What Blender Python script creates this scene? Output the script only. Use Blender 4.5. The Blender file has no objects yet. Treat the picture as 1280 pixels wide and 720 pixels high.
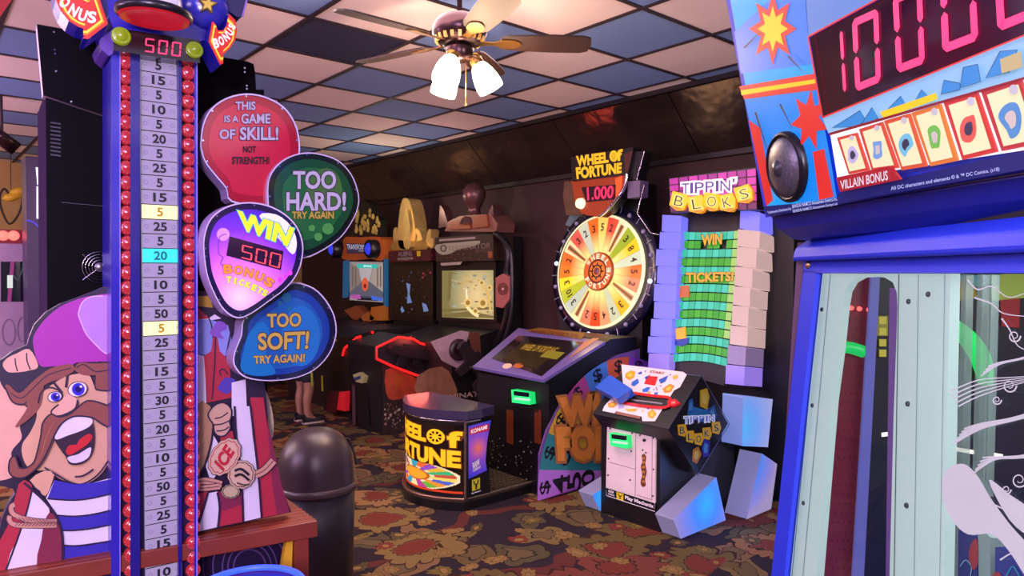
import bpy, math, random
from mathutils import Vector, Matrix
random.seed(7)
scene = bpy.context.scene
COL = scene.collection
PI = math.pi
def V(*a): return Vector(a)

# ------------------------------------------------------------------ camera
# room axes: X runs along the back wall, Y runs into the back wall, Z is up
FPX = 878.0
YAW = math.radians(49.14)
PITCH = math.atan(20 / FPX)
EYE = V(0, 0, 1.5)
FW = V(-math.sin(YAW), math.cos(YAW), 0)
RT = V(math.cos(YAW), math.sin(YAW), 0)
ZZ = V(0, 0, 1)
F3 = FW * math.cos(PITCH) - ZZ * math.sin(PITCH)
U3 = FW * math.sin(PITCH) + ZZ * math.cos(PITCH)
cd = bpy.data.cameras.new('camera')
cam = bpy.data.objects.new('camera', cd)
COL.objects.link(cam)
cam.location = EYE
cam.rotation_euler = (PI / 2 - PITCH, 0, YAW)
cd.sensor_width = 36
cd.lens = FPX / 1280 * 36
cd.clip_start = 0.02
scene.camera = cam

class Plane:
    """A flat face standing in the room: a point and its outward normal."""
    def __init__(s, co, no):
        s.co = Vector(co); s.no = Vector(no).normalized()
    def up(s, d):
        return Plane(s.co + s.no * d, s.no)
    def hit(s, px, py):
        d = RT * ((px - 640) / FPX) + U3 * ((360 - py) / FPX) + F3
        return EYE + d * ((s.co - EYE).dot(s.no) / d.dot(s.no))
def PY(y, lean=0.0, z0=1.5): return Plane((0, y, z0), (0, -1, lean))
def PX(x): return Plane((x, 0, 0), (1, 0, 0))
def C(x, y, z=0): return RT * x + FW * y + ZZ * z

# ------------------------------------------------------------------ materials
def lin(h):
    h = h.lstrip('#')
    c = [int(h[i:i + 2], 16) / 255 for i in (0, 2, 4)]
    return tuple((x / 12.92 if x <= .04045 else ((x + .055) / 1.055) ** 2.4) for x in c)
_M = {}
def M(hexc, rough=.45, metal=0.0, emit=0.0, noise=.10, scale=14.0, coat=0.0, alpha=1.0):
    key = (hexc, rough, metal, emit, noise, scale, coat, alpha)
    if key in _M: return _M[key]
    m = bpy.data.materials.new('mat_%s_%d' % (hexc.strip('#'), len(_M)))
    m.use_nodes = True
    nt = m.node_tree; N = nt.nodes; Lk = nt.links
    b = N['Principled BSDF']
    c = lin(hexc)
    k = .35 if emit > 0 else 1.0
    tc = N.new('ShaderNodeTexCoord'); nz = N.new('ShaderNodeTexNoise')
    nz.inputs['Scale'].default_value = scale; nz.inputs['Detail'].default_value = 3
    Lk.new(tc.outputs['Object'], nz.inputs['Vector'])
    mx = N.new('ShaderNodeMix'); mx.data_type = 'RGBA'
    mx.inputs[6].default_value = tuple(x * k * (1 - noise) for x in c) + (1,)
    mx.inputs[7].default_value = tuple(min(1, x * k * (1 + noise)) for x in c) + (1,)
    Lk.new(nz.outputs['Fac'], mx.inputs[0]); Lk.new(mx.outputs[2], b.inputs['Base Color'])
    b.inputs['Roughness'].default_value = rough
    b.inputs['Metallic'].default_value = metal
    if coat: b.inputs['Coat Weight'].default_value = coat; b.inputs['Coat Roughness'].default_value = .08
    if emit > 0:
        b.inputs['Emission Color'].default_value = c + (1,)
        b.inputs['Emission Strength'].default_value = emit
    if alpha < 1: b.inputs['Alpha'].default_value = alpha
    _M[key] = m
    return m
def dull(m, v=.08):
    m.node_tree.nodes['Principled BSDF'].inputs['Specular IOR Level'].default_value = v; return m
def E(hexc, s=1.0): return M(hexc, .4, 0, s)

def radial(name, centre, radius, stops, emit=1.0, stretch=(1, 1, 1)):
    """An emissive sheet, its backlight falloff painted as a colour ramp round a point."""
    m = bpy.data.materials.new(name); m.use_nodes = True
    nt = m.node_tree; N = nt.nodes; Lk = nt.links; b = N['Principled BSDF']
    g = N.new('ShaderNodeNewGeometry'); s = N.new('ShaderNodeVectorMath'); s.operation = 'SUBTRACT'
    s.inputs[1].default_value = centre
    Lk.new(g.outputs['Position'], s.inputs[0])
    sc = N.new('ShaderNodeVectorMath'); sc.operation = 'MULTIPLY'
    sc.inputs[1].default_value = tuple(x / radius for x in stretch)
    Lk.new(s.outputs[0], sc.inputs[0])
    ln = N.new('ShaderNodeVectorMath'); ln.operation = 'LENGTH'; Lk.new(sc.outputs[0], ln.inputs[0])
    r = N.new('ShaderNodeValToRGB')  # stops paint the glow fading away from the centre
    while len(r.color_ramp.elements) > 1: r.color_ramp.elements.remove(r.color_ramp.elements[-1])
    r.color_ramp.elements[0].position = stops[0][0]; r.color_ramp.elements[0].color = lin(stops[0][1]) + (1,)
    for p, h in stops[1:]:
        e = r.color_ramp.elements.new(p); e.color = lin(h) + (1,)
    Lk.new(ln.outputs['Value'], r.inputs[0])
    dk = N.new('ShaderNodeMix'); dk.data_type = 'RGBA'; dk.inputs[0].default_value = .6
    dk.inputs[7].default_value = (0, 0, 0, 1)
    Lk.new(r.outputs[0], dk.inputs[6]); Lk.new(dk.outputs[2], b.inputs['Base Color'])
    Lk.new(r.outputs[0], b.inputs['Emission Color']); b.inputs['Emission Strength'].default_value = emit
    b.inputs['Roughness'].default_value = .25
    return m

# ------------------------------------------------------------------ mesh building
_T = {}
def glyphs(s, w=0.0, shear=0.0):
    """Outline letters of a string as flat faces, in a unit box (unfattened)."""
    key = (s, w, shear)
    if key in _T: return _T[key]
    def mk(off):
        c = bpy.data.curves.new('lettering', 'FONT'); c.body = s; c.offset = off; c.shear = shear
        c.resolution_u = 3; c.fill_mode = 'FRONT'
        o = bpy.data.objects.new('lettering', c); COL.objects.link(o)
        bpy.context.view_layer.update()
        me = bpy.data.meshes.new_from_object(o.evaluated_get(bpy.context.evaluated_depsgraph_get()))
        v = [(p.co.x, p.co.y) for p in me.vertices]; f = [tuple(q.vertices) for q in me.polygons]
        bpy.data.objects.remove(o); bpy.data.curves.remove(c); bpy.data.meshes.remove(me)
        return v, f
    v0, _ = mk(0.02)
    x0 = min(a for a, b in v0); x1 = max(a for a, b in v0); y0 = min(b for a, b in v0); y1 = max(b for a, b in v0)
    v, f = mk(w)
    _T[key] = ([((a - x0) / (x1 - x0), (b - y0) / (y1 - y0)) for a, b in v], f)
    return _T[key]

def sm(pts, n=4, closed=True):
    """Catmull-Rom smoothing of an outline."""
    out = []; k = len(pts)
    rng = range(k) if closed else range(k - 1)
    for i in rng:
        if closed: p = [pts[(i + j - 1) % k] for j in range(4)]
        else: p = [pts[max(0, min(k - 1, i + j - 1))] for j in range(4)]
        for q in range(n):
            t = q / n
            out.append(tuple(.5 * (2 * p[1][d] + (p[2][d] - p[0][d]) * t + (2 * p[0][d] - 5 * p[1][d] + 4 * p[2][d] - p[3][d]) * t * t
                       + (3 * p[1][d] - p[0][d] - 3 * p[2][d] + p[3][d]) * t ** 3) for d in range(len(pts[0]))))
    if not closed: out.append(tuple(pts[-1]))
    return out
def ell(cx, cy, rx, ry, rot=0, n=28):
    r = math.radians(rot); o = []
    for i in range(n):
        a = 2 * PI * i / n; x = rx * math.cos(a); y = ry * math.sin(a)
        o.append((cx + x * math.cos(r) - y * math.sin(r), cy + x * math.sin(r) + y * math.cos(r)))
    return o
def band(pts, w, closed=False):
    """The strip of width w along a line; w may be a (start, end) taper."""
    k = len(pts); L = []; Rr = []
    for i in range(k):
        a = pts[(i - 1) % k] if closed or i > 0 else pts[i]
        b = pts[(i + 1) % k] if closed or i < k - 1 else pts[i]
        dx, dy = b[0] - a[0], b[1] - a[1]; l = math.hypot(dx, dy) or 1
        ww = w if not isinstance(w, tuple) else w[0] + (w[1] - w[0]) * i / max(1, k - 1)
        nx, ny = -dy / l * ww / 2, dx / l * ww / 2
        L.append((pts[i][0] + nx, pts[i][1] + ny)); Rr.append((pts[i][0] - nx, pts[i][1] - ny))
    return L, Rr
def off(pts, k, ky=None, c=None):
    cx = c[0] if c else sum(p[0] for p in pts) / len(pts); cy = c[1] if c else sum(p[1] for p in pts) / len(pts)
    ky = k if ky is None else ky
    return [(cx + (x - cx) * k, cy + (y - cy) * ky) for x, y in pts]
def zc(x0, y0, s, *pts): return [(x0 + a / s, y0 + b / s) for a, b in pts]

class MB:
    def __init__(s): s.v = []; s.f = []; s.m = []; s.mats = []; s.sm = []
    def mi(s, m):
        if m not in s.mats: s.mats.append(m)
        return s.mats.index(m)
    def add(s, vs, fs, m, smooth=False):
        o = len(s.v); s.v += [Vector(p) for p in vs]; i = s.mi(m)
        for f in fs: s.f.append(tuple(o + a for a in f)); s.m.append(i); s.sm.append(smooth)
        return s
    def poly(s, pts, m): return s.add(pts, [tuple(range(len(pts)))], m)
    def extr(s, pts, vec, m, side=None):
        k = len(pts); vec = Vector(vec); side = side or m
        s.add(pts, [tuple(range(k))], m)
        s.add([Vector(p) + vec for p in pts], [tuple(reversed(range(k)))], side)
        s.add(list(pts) + [Vector(p) + vec for p in pts], [(i, i + k, (i + 1) % k + k, (i + 1) % k) for i in range(k)], side)
        return s
    def box(s, a, b, m):
        x0, y0, z0 = a; x1, y1, z1 = b
        return s.extr([V(x0, y0, z0), V(x1, y0, z0), V(x1, y0, z1), V(x0, y0, z1)], (0, y1 - y0, 0), m)
    def hexa(s, f4, b4, m): # front four and back four corners
        return s.add(list(f4) + list(b4), [(0, 1, 2, 3), (7, 6, 5, 4), (0, 4, 5, 1), (1, 5, 6, 2), (2, 6, 7, 3), (3, 7, 4, 0)], m)
    def slab(s, pl, pts, th, m, side=None, d=0):
        q = pl.up(d) if d else pl
        return s.extr([q.hit(*p) for p in pts], -pl.no * th, m, side)
    def tube(s, pts, r, m, n=10, closed=False):
        pts = [Vector(p) for p in pts]; k = len(pts); vs = []; fs = []
        prev = None
        for i, p in enumerate(pts):
            a = pts[(i - 1) % k] if closed or i > 0 else p; b = pts[(i + 1) % k] if closed or i < k - 1 else p
            t = (b - a).normalized()
            if prev is None: u = t.orthogonal().normalized()
            else:
                u = prev - t * prev.dot(t)
                u = u.normalized() if u.length > 1e-6 else t.orthogonal().normalized()
            prev = u; w = t.cross(u); rr = r[i] if isinstance(r, (list, tuple)) else r
            vs += [p + u * rr * math.cos(2 * PI * j / n) + w * rr * math.sin(2 * PI * j / n) for j in range(n)]
        for i in range(k if closed else k - 1):
            for j in range(n):
                a = i * n + j; b = i * n + (j + 1) % n; c = ((i + 1) % k) * n
                fs.append((a, b, c + (j + 1) % n, c + j))
        s.add(vs, fs, m, True)
        if not closed:
            s.poly(vs[:n], m); s.poly(vs[-n:], m)
        return s
    def lathe(s, c, prof, m, axis=(0, 0, 1), n=32, sx=1.0):
        ax = Vector(axis).normalized(); u = ax.orthogonal().normalized()
        if abs(ax.z) > .99: u = V(1, 0, 0)
        w = ax.cross(u); c = Vector(c); vs = []; fs = []
        for r, h in prof:
            vs += [c + ax * h + u * r * sx * math.cos(2 * PI * j / n) + w * r * math.sin(2 * PI * j / n) for j in range(n)]
        for i in range(len(prof) - 1):
            for j in range(n):
                fs.append((i * n + j, i * n + (j + 1) % n, (i + 1) * n + (j + 1) % n, (i + 1) * n + j))
        return s.add(vs, fs, m, True)
    # ---- decoration lying on a face
    def fill(s, pl, pts, m, d=.002, smooth=0):
        p = sm(pts, smooth) if smooth else pts
        q = pl.up(d); return s.poly([q.hit(*a) for a in p], m)
    def stroke(s, pl, pts, w, m, d=.003, closed=False, smooth=4):
        p = sm(pts, smooth, closed) if smooth else pts
        a, b = band(p, w, closed); q = pl.up(d); k = len(p)
        vs = [q.hit(*x) for x in a] + [q.hit(*x) for x in b]
        fs = [(i, (i + 1) % k, k + (i + 1) % k, k + i) for i in range(k if closed else k - 1)]
        return s.add(vs, fs, m)
    def text(s, pl, t, quad, m, d=.004, w=.02, line=None, lw=.06, shear=0.0):
        """Letters stretched over a quad TL TR BR BL; pl is a Plane or a function (x, y, d) -> point."""
        if line: s.text(pl, t, quad, line, d, lw, None, 0, shear); d += .0007
        v, f = glyphs(t, w, shear); tl, tr, br, bl = quad; out = []
        q = pl.up(d) if isinstance(pl, Plane) else None
        for a, b in v:
            x = (bl[0] * (1 - a) + br[0] * a) * (1 - b) + (tl[0] * (1 - a) + tr[0] * a) * b
            y = (bl[1] * (1 - a) + br[1] * a) * (1 - b) + (tl[1] * (1 - a) + tr[1] * a) * b
            out.append(q.hit(x, y) if q else pl(x, y, d))
        return s.add(out, f, m)
    def digits(s, pl, t, quads, m, d=.004, th=.16):
        """Seven segment digits, one quad TL TR BR BL each."""
        SEG = {'0': 'abcdef', '1': 'bc', '5': 'acdfg', '2': 'abdeg'}
        for ch, (tl, tr, br, bl) in zip(t, quads):
            def P(a, b):
                x = (tl[0] * (1 - a) + tr[0] * a) * (1 - b) + (bl[0] * (1 - a) + br[0] * a) * b
                y = (tl[1] * (1 - a) + tr[1] * a) * (1 - b) + (bl[1] * (1 - a) + br[1] * a) * b
                return (x, y)
            g = .02; h = th; hv = th * .55
            R = {'a': (g, 0, 1 - g, hv, 'h'), 'g': (g, .5 - hv / 2, 1 - g, .5 + hv / 2, 'h'), 'd': (g, 1 - hv, 1 - g, 1, 'h'),
                 'f': (0, g, h, .5 - g, 'v'), 'b': (1 - h, g, 1, .5 - g, 'v'), 'e': (0, .5 + g, h, 1 - g, 'v'), 'c': (1 - h, .5 + g, 1, 1 - g, 'v')}
            for k in SEG[ch]:
                x0, y0, x1, y1, o = R[k]
                if o == 'h':
                    e = h * .5; ym = (y0 + y1) / 2
                    p = [(x0, ym), (x0 + e, y0), (x1 - e, y0), (x1, ym), (x1 - e, y1), (x0 + e, y1)]
                else:
                    e = hv * .5; xm = (x0 + x1) / 2
                    p = [(xm, y0), (x1, y0 + e), (x1, y1 - e), (xm, y1), (x0, y1 - e), (x0, y0 + e)]
                s.fill(pl, [P(*q) for q in p], m, d)
        return s
    def build(s, name, parent=None, origin=None, bevel=0.0, label=None, seg=2):
        o0 = Vector(origin) if origin is not None else (Vector(parent['_o']) if parent and '_o' in parent else V(0, 0, 0))
        me = bpy.data.meshes.new(name)
        me.from_pydata([tuple(p - o0) for p in s.v], [], s.f)
        for m in s.mats: me.materials.append(m)
        me.polygons.foreach_set('material_index', s.m)
        me.polygons.foreach_set('use_smooth', s.sm)
        me.update()
        o = bpy.data.objects.new(name, me); COL.objects.link(o)
        if parent: o.parent = parent
        else: o.location = o0
        o['_o'] = tuple(o0)
        if bevel:
            b = o.modifiers.new('edge', 'BEVEL'); b.width = bevel; b.segments = seg; b.limit_method = 'ANGLE'; b.angle_limit = .6
        if label: o['label'] = label
        return o

def thing(name, label, cat, loc, group=None):
    o = bpy.data.objects.new(name, None); COL.objects.link(o)
    o.location = loc; o.empty_display_size = .1
    o['label'] = label; o['category'] = cat; o['_o'] = tuple(loc)
    if group: o['group'] = group
    return o
def tag(o, label, cat, group=None):
    o['label'] = label; o['category'] = cat
    if group: o['group'] = group
    return o
def copy_part(o, delta):
    c = o.copy(); COL.objects.link(c); c.parent = o.parent; c.location = o.location + Vector(delta); return c
def structure(o): o['kind'] = 'structure'; return o

# common materials
BLACK = M('#0d0c10', .35); BLACKM = M('#111016', .7); CHROME = M('#c9c6cf', .18, 1.0, noise=.03)
WHITE = M('#e9e4ec', .4); INK = M('#15101c', .5); GOLD = M('#f2b321', .35)
DARKBLUE = M('#221a86', .3, coat=.4)
# ================================================================== THE ROOM
ZC = 2.84           # ceiling height
YE = 4.21           # where the tiled ceiling ends
TS = .61
cp = Plane((0, 0, ZC), (0, 0, -1))
g0 = cp.hit(698.3, 99)
def carpet():
    m = bpy.data.materials.new('floral_carpet'); m.use_nodes = True
    nt = m.node_tree; N = nt.nodes; L = nt.links; b = N['Principled BSDF']; b.inputs['Roughness'].default_value = .95
    b.inputs['Specular IOR Level'].default_value = .12
    tc = N.new('ShaderNodeTexCoord')
    def noise(sc, det=2, src=None):
        n = N.new('ShaderNodeTexNoise'); n.inputs['Scale'].default_value = sc; n.inputs['Detail'].default_value = det
        L.new(src or tc.outputs['Object'], n.inputs['Vector']); return n
    def warp(amount, sc):
        n = noise(sc, 1); s = N.new('ShaderNodeVectorMath'); s.operation = 'SUBTRACT'; s.inputs[1].default_value = (.5, .5, .5)
        L.new(n.outputs['Color'], s.inputs[0])
        k = N.new('ShaderNodeVectorMath'); k.operation = 'SCALE'; k.inputs['Scale'].default_value = amount; L.new(s.outputs[0], k.inputs[0])
        a = N.new('ShaderNodeVectorMath'); a.operation = 'ADD'; L.new(tc.outputs['Object'], a.inputs[0]); L.new(k.outputs[0], a.inputs[1])
        return a.outputs[0]
    def math_(op, a, bb=None, v=None):
        n = N.new('ShaderNodeMath'); n.operation = op
        if hasattr(a, 'is_linked'): L.new(a, n.inputs[0])
        else: n.inputs[0].default_value = a
        if bb is not None:
            if hasattr(bb, 'is_linked'): L.new(bb, n.inputs[1])
            else: n.inputs[1].default_value = bb
        return n.outputs[0]
    def mix(fac, a, bcol):
        n = N.new('ShaderNodeMix'); n.data_type = 'RGBA'; L.new(fac, n.inputs[0])
        if hasattr(a, 'is_linked'): L.new(a, n.inputs[6])
        else: n.inputs[6].default_value = a
        if hasattr(bcol, 'is_linked'): L.new(bcol, n.inputs[7])
        else: n.inputs[7].default_value = bcol
        return n.outputs[2]
    c = lambda h: lin(h) + (1,)
    nb = noise(60, 2)
    base = mix(nb.outputs['Fac'], c('#1f1920'), c('#322830'))
    def flowers(scale, warpv, hexes, size, prev, petals=6, rim='#3a2420', amp=.3, heart='#7c3a30'):
        w = warp(*warpv)
        v = N.new('ShaderNodeTexVoronoi'); v.inputs['Scale'].default_value = scale; v.voronoi_dimensions = '2D'
        L.new(w, v.inputs['Vector'])
        # petal edge: the angle round each flower's own centre
        mp = N.new('ShaderNodeVectorMath'); mp.operation = 'SUBTRACT'
        sc = N.new('ShaderNodeVectorMath'); sc.operation = 'SCALE'; sc.inputs['Scale'].default_value = 1.0
        L.new(w, sc.inputs[0]); L.new(sc.outputs[0], mp.inputs[0]); L.new(v.outputs['Position'], mp.inputs[1])
        sp = N.new('ShaderNodeSeparateXYZ'); L.new(mp.outputs[0], sp.inputs[0])
        ang = math_('ARCTAN2', sp.outputs[1], sp.outputs[0])
        pet = math_('ABSOLUTE', math_('SINE', math_('MULTIPLY', ang, petals / 2.0)))
        lim = math_('ADD', math_('MULTIPLY', pet, size * amp), size * (1 - amp * .7))
        rat = math_('DIVIDE', v.outputs['Distance'], lim)
        mask = math_('LESS_THAN', rat, 1.0)
        inner = math_('LESS_THAN', rat, .93)
        core = math_('LESS_THAN', rat, .42)
        sx = N.new('ShaderNodeSeparateColor'); L.new(v.outputs['Color'], sx.inputs[0])
        rmp = N.new('ShaderNodeValToRGB'); rmp.color_ramp.interpolation = 'CONSTANT'
        el = rmp.color_ramp.elements
        while len(el) > 1: el.remove(el[-1])
        el[0].position = 0; el[0].color = c(hexes[0])
        for i, h in enumerate(hexes[1:], 1):
            q = el.new(i / len(hexes)); q.color = c(h)
        L.new(sx.outputs[0], rmp.inputs[0])
        vein = math_('GREATER_THAN', math_('FRACT', math_('MULTIPLY', rat, 2.0)), .88)
        colr = mix(vein, rmp.outputs[0], c(rim))
        colr = mix(core, colr, c(heart))
        keep = math_('GREATER_THAN', sx.outputs[1], .12)
        o = mix(math_('MULTIPLY', mask, keep), prev, c(rim))
        return mix(math_('MULTIPLY', inner, keep), o, colr)
    # winding stems
    w = warp(.5, 2.2)
    wv = N.new('ShaderNodeTexWave'); wv.inputs['Scale'].default_value = .55; wv.inputs['Distortion'].default_value = 7; wv.inputs['Detail'].default_value = 1
    wv.inputs['Detail Scale'].default_value = 1.2
    L.new(w, wv.inputs['Vector'])
    stem = math_('GREATER_THAN', wv.outputs['Fac'], .93)
    o = mix(stem, base, c('#552a26'))
    o = flowers(3.0, (.40, 3.2), ['#5a4a30', '#6b5836', '#4c4330', '#70543a'], .42, o, 5, '#201b1c', .34, '#5c4c34')
    o = flowers(2.0, (.26, 4.2), ['#7c5739', '#68362d', '#735d38', '#82633f', '#5b4c2d'], .44, o, 15, '#36201c', .20, '#662f26')
    o = flowers(4.4, (.20, 5.5), ['#6d312a', '#66582d', '#7c6039', '#4e422c'], .24, o, 9, '#2a1c19', .3, '#82663b')
    L.new(o, b.inputs['Base Color'])
    bp = N.new('ShaderNodeBump'); bp.inputs['Strength'].default_value = .25; bp.inputs['Distance'].default_value = .01
    n2 = noise(220, 2); L.new(n2.outputs['Fac'], bp.inputs['Height']); L.new(bp.outputs[0], b.inputs['Normal'])
    return m
mb = MB(); mb.box((-10.5, -4.5, -.1), (4.5, 4.7, 0), carpet())
structure(mb.build('floor'))
# tiled ceiling: blue and pale tiles in a dark grid
pale = M('#f2e0e0', .8, noise=.04, scale=40); blue = M('#7896d2', .8, noise=.05, scale=40); navy = M('#20234a', .8)
grid = M('#2a1c2a', .6)
mb = MB()
i0 = int((-10.5 - g0.x) / TS) - 1; i1 = int((4.5 - g0.x) / TS) + 1
for i in range(i0, i1 + 1):
    for j in range(-12, 3):
        x0 = max(-10.5, g0.x + i * TS); x1 = min(4.5, g0.x + (i + 1) * TS); y0 = max(-4.5, g0.y + j * TS); y1 = min(YE, g0.y + (j + 1) * TS)
        if x1 <= x0 or y1 <= y0: continue
        # tile (i=-1, j=-1) is blue
        mt = blue if (i + j) % 2 == 0 else pale
        if (i, j) == (-1, -3): mt = navy
        mb.add([V(x0, y0, ZC), V(x1, y0, ZC), V(x1, y1, ZC), V(x0, y1, ZC)], [(0, 1, 2, 3)], mt)
for i in range(i0, i1 + 2):
    x = g0.x + i * TS
    if -10.5 < x < 4.5: mb.box((x - .013, -4.5, ZC - .006), (x + .013, YE, ZC), grid)
for j in range(-12, 4):
    y = g0.y + j * TS
    if -4.5 < y < YE: mb.box((-10.5, y - .013, ZC - .007), (4.5, y + .013, ZC), grid)
mb.box((-10.5, -4.5, ZC + .002), (4.5, YE, ZC + .1), grid)
structure(mb.build('ceiling'))
mb = MB(); mb.box((-10.5, YE - .01, ZC - .035), (4.5, YE + .03, ZC + .1), M('#1a1216', .4))
structure(mb.build('trim_1'))
# mirrored black soffit sloping back and down to the wall, in panels
def mirror():
    m = M('#5a4844', .2, .75, noise=.5, scale=2.2).copy()
    nt = m.node_tree; N = nt.nodes; b = N['Principled BSDF']
    tc = N.new('ShaderNodeTexCoord'); n = N.new('ShaderNodeTexNoise'); n.inputs['Scale'].default_value = 3; n.inputs['Detail'].default_value = 3
    nt.links.new(tc.outputs['Object'], n.inputs['Vector'])
    bp = N.new('ShaderNodeBump'); bp.inputs['Strength'].default_value = .35; bp.inputs['Distance'].default_value = .05
    nt.links.new(n.outputs['Fac'], bp.inputs['Height']); nt.links.new(bp.outputs[0], b.inputs['Normal'])
    return m
YW = 4.72
mb = MB()
mir = mirror()
x = -10.5
while x < 4.5:
    x2 = min(4.5, x + 1.22)
    a = .006
    mb.extr([V(x + a, YE + .03, ZC), V(x2 - a, YE + .03, ZC), V(x2 - a, YW - .03, 2.40), V(x + a, YW - .03, 2.40)], (0, .02, .02), mir)
    x = x2
mb.box((-10.5, YW - .06, 2.37), (4.5, YW, 2.41), M('#1a1216', .4))
structure(mb.build('trim_2'))
wallm = M('#3a2122', .75, noise=.25, scale=3)
mb = MB(); mb.box((-10.5, YW, 0), (4.5, YW + .1, ZC + .1), wallm)
structure(mb.build('wall_back'))
mb = MB(); mb.box((-10.6, -4.5, 0), (-10.5, YW + .1, ZC + .1), M('#b08a52', .7, noise=.2, scale=4))
structure(mb.build('wall_left'))
mb = MB(); mb.box((4.5, -4.5, 0), (4.6, YW + .1, ZC + .1), M('#2a1a2c', .8))
structure(mb.build('wall_right'))
mb = MB(); mb.box((-10.5, -4.6, 0), (4.5, -4.5, ZC + .1), M('#4a3350', .8))
structure(mb.build('wall_front'))

# ================================================================== CEILING FAN
fc = C(-.244, 3.3, 0)
fan = thing('ceiling_fan', 'five-blade ceiling fan with glowing glass lamp shades hanging from the checkered ceiling', 'ceiling fan', (fc.x, fc.y, ZC))
brass = M('#4c3438', .3, .9); bronze = M('#4a3238', .35, .8); brsA = M('#8a6434', .35, .9)
mb = MB(); mb.lathe((fc.x, fc.y, 0), [(0, ZC), (.07, ZC), (.065, ZC - .03), (.03, ZC - .05), (.012, ZC - .055), (.012, ZC - .15), (0, ZC - .15)], bronze)
mb.build('down_rod', fan)
hz = 2.615
mb = MB(); mb.lathe((fc.x, fc.y, hz), [(0, .09), (.05, .085), (.10, .065), (.125, .03), (.128, -.005), (.115, -.025), (.10, -.05), (.06, -.062), (0, -.062)], brass)
for k in range(20):
    a = 2 * PI * k / 20; ca, sa = math.cos(a), math.sin(a)
    p = V(fc.x + ca * .112, fc.y + sa * .112, hz - .036)
    mb.hexa([p + V(-sa * .008 * q + ca * r, ca * .008 * q + sa * r, z) for q, r, z in ((-1, 0, -.012), (1, 0, -.012), (1, .006, .012), (-1, .006, .012))],
            [p + V(-sa * .008 * q + ca * r, ca * .008 * q + sa * r, z) for q, r, z in ((-1, -.02, -.012), (1, -.02, -.012), (1, -.02, .012), (-1, -.02, .012))], M('#e2b060', .4, .3))
mb.build('motor_housing', fan)
mb = MB(); mb.lathe((fc.x, fc.y, hz), [(0, -.06), (.062, -.062), (.066, -.075), (.060, -.115), (.045, -.13), (.02, -.135), (0, -.135)], brass)
mb.build('switch_housing', fan)
wood = M('#2b1613', .5, noise=.3, scale=5)
outl = [(.20, -.045), (.24, -.06), (.45, -.072), (.60, -.07), (.635, -.055), (.645, 0), (.635, .055), (.60, .07), (.45, .072), (.24, .06), (.20, .045)]
for k in range(5):
    ang = math.radians(4 + 72 * k)
    d = (RT * math.cos(ang) + FW * math.sin(ang)); w = (FW * math.cos(ang) - RT * math.sin(ang)); t = math.radians(-13)
    W = w * math.cos(t) + ZZ * math.sin(t); Nn = ZZ * math.cos(t) - w * math.sin(t)
    o = V(fc.x, fc.y, hz - .045)
    mb = MB(); mb.extr([o + d * a * .96 + W * b for a, b in outl], Nn * .008, wood)
    bl = mb.build('blade', fan)
    mb = MB(); ol = [(.09, -.018), (.16, -.012), (.20, -.035), (.26, -.032), (.29, 0), (.26, .032), (.20, .035), (.16, .012), (.09, .018)]
    mb.extr([o + d * a + W * b - Nn * .006 for a, b in sm(ol, 3)], Nn * .005, brsA)
    mb.build('blade_iron', bl)
shade = E('#fff0cf', 7.0)
for ang in (-112, 8, 128):
    a = math.radians(ang); d = RT * math.cos(a) + FW * math.sin(a)
    ax = (d * .55 - ZZ * 1.0).normalized(); st = V(fc.x, fc.y, hz - .115) + d * .05
    arm = MB(); arm.tube([V(fc.x, fc.y, hz - .11) + d * .03, st + d * .02, st + d * .02 + ax * .03], .012, brsA)
    arm.lathe(st + d * .02, [(.03, .005), (.032, .03), (.022, .04)], brsA, ax, 16)
    ao = arm.build('lamp_arm', fan)
    mb = MB(); mb.lathe(st + d * .02, [(.024, .025), (.040, .045), (.052, .075), (.060, .11), (.063, .145), (.061, .165), (.057, .165), (.05, .10), (.02, .05)], shade, ax, 24)
    mb.build('lamp_shade', ao, label='glowing white glass shade')
for dx, l in ((-.045, .16), (.03, .20)):
    mb = MB(); p = V(fc.x, fc.y, hz - .125) + RT * dx - FW * .02
    mb.tube([p, p - ZZ * l], .0022, brsA, 6); mb.lathe(p - ZZ * (l + .02), [(0, 0), (.005, .005), (.004, .02), (0, .025)], brsA, n=8)
    mb.build('pull_chain', fan)
# ================================================================== STRENGTH TESTER (left)
m3 = V(.998, -.0646, 0); e3 = V(.0646, .998, 0)
SP = Plane((-2.067, .523, 0), m3)       # face of the number strip
g = thing('strength_tester', 'tall strongman strength tester with a lit number column, red lamps and balloon signs', 'arcade machine', (-2.2, .6, 0))
blu = M('#2a1fa0', .28, coat=.5); blu2 = M('#1d1474', .3, coat=.4); pur = M('#5a3a9a', .3, coat=.3)
lav = M('#a98fc4', .35); navy2 = M('#20144f', .35)
def edge_z(py, px=199): return SP.hit(px, py).z
# column
mb = MB()
mb.slab(SP.up(.03), [(139, 58), (150, 60), (150, 900), (139, 900)], .16, blu)
mb.slab(SP.up(.03), [(163, 62), (175, 64), (175, 900), (163, 900)], .16, blu2)
mb.slab(SP.up(.03), [(223, 72), (227, 73), (227, 900), (223, 900)], .16, blu2)
mb.slab(SP.up(.03), [(243, 77), (247, 78), (247, 900), (243, 900)], .16, blu)
mb.slab(SP.up(.0), [(139, 58), (247, 78), (247, 900), (139, 900)], .13, M('#1c1046', .4))
mb.slab(SP.up(.032), [(149.5, 62), (150.6, 62), (150.6, 900), (149.5, 900)], .006, M('#8e7bd8', .25))
mb.slab(SP.up(.032), [(245.6, 77), (246.8, 77), (246.8, 900), (245.6, 900)], .006, M('#9a86e0', .25))
mb.build('column', g)
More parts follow.
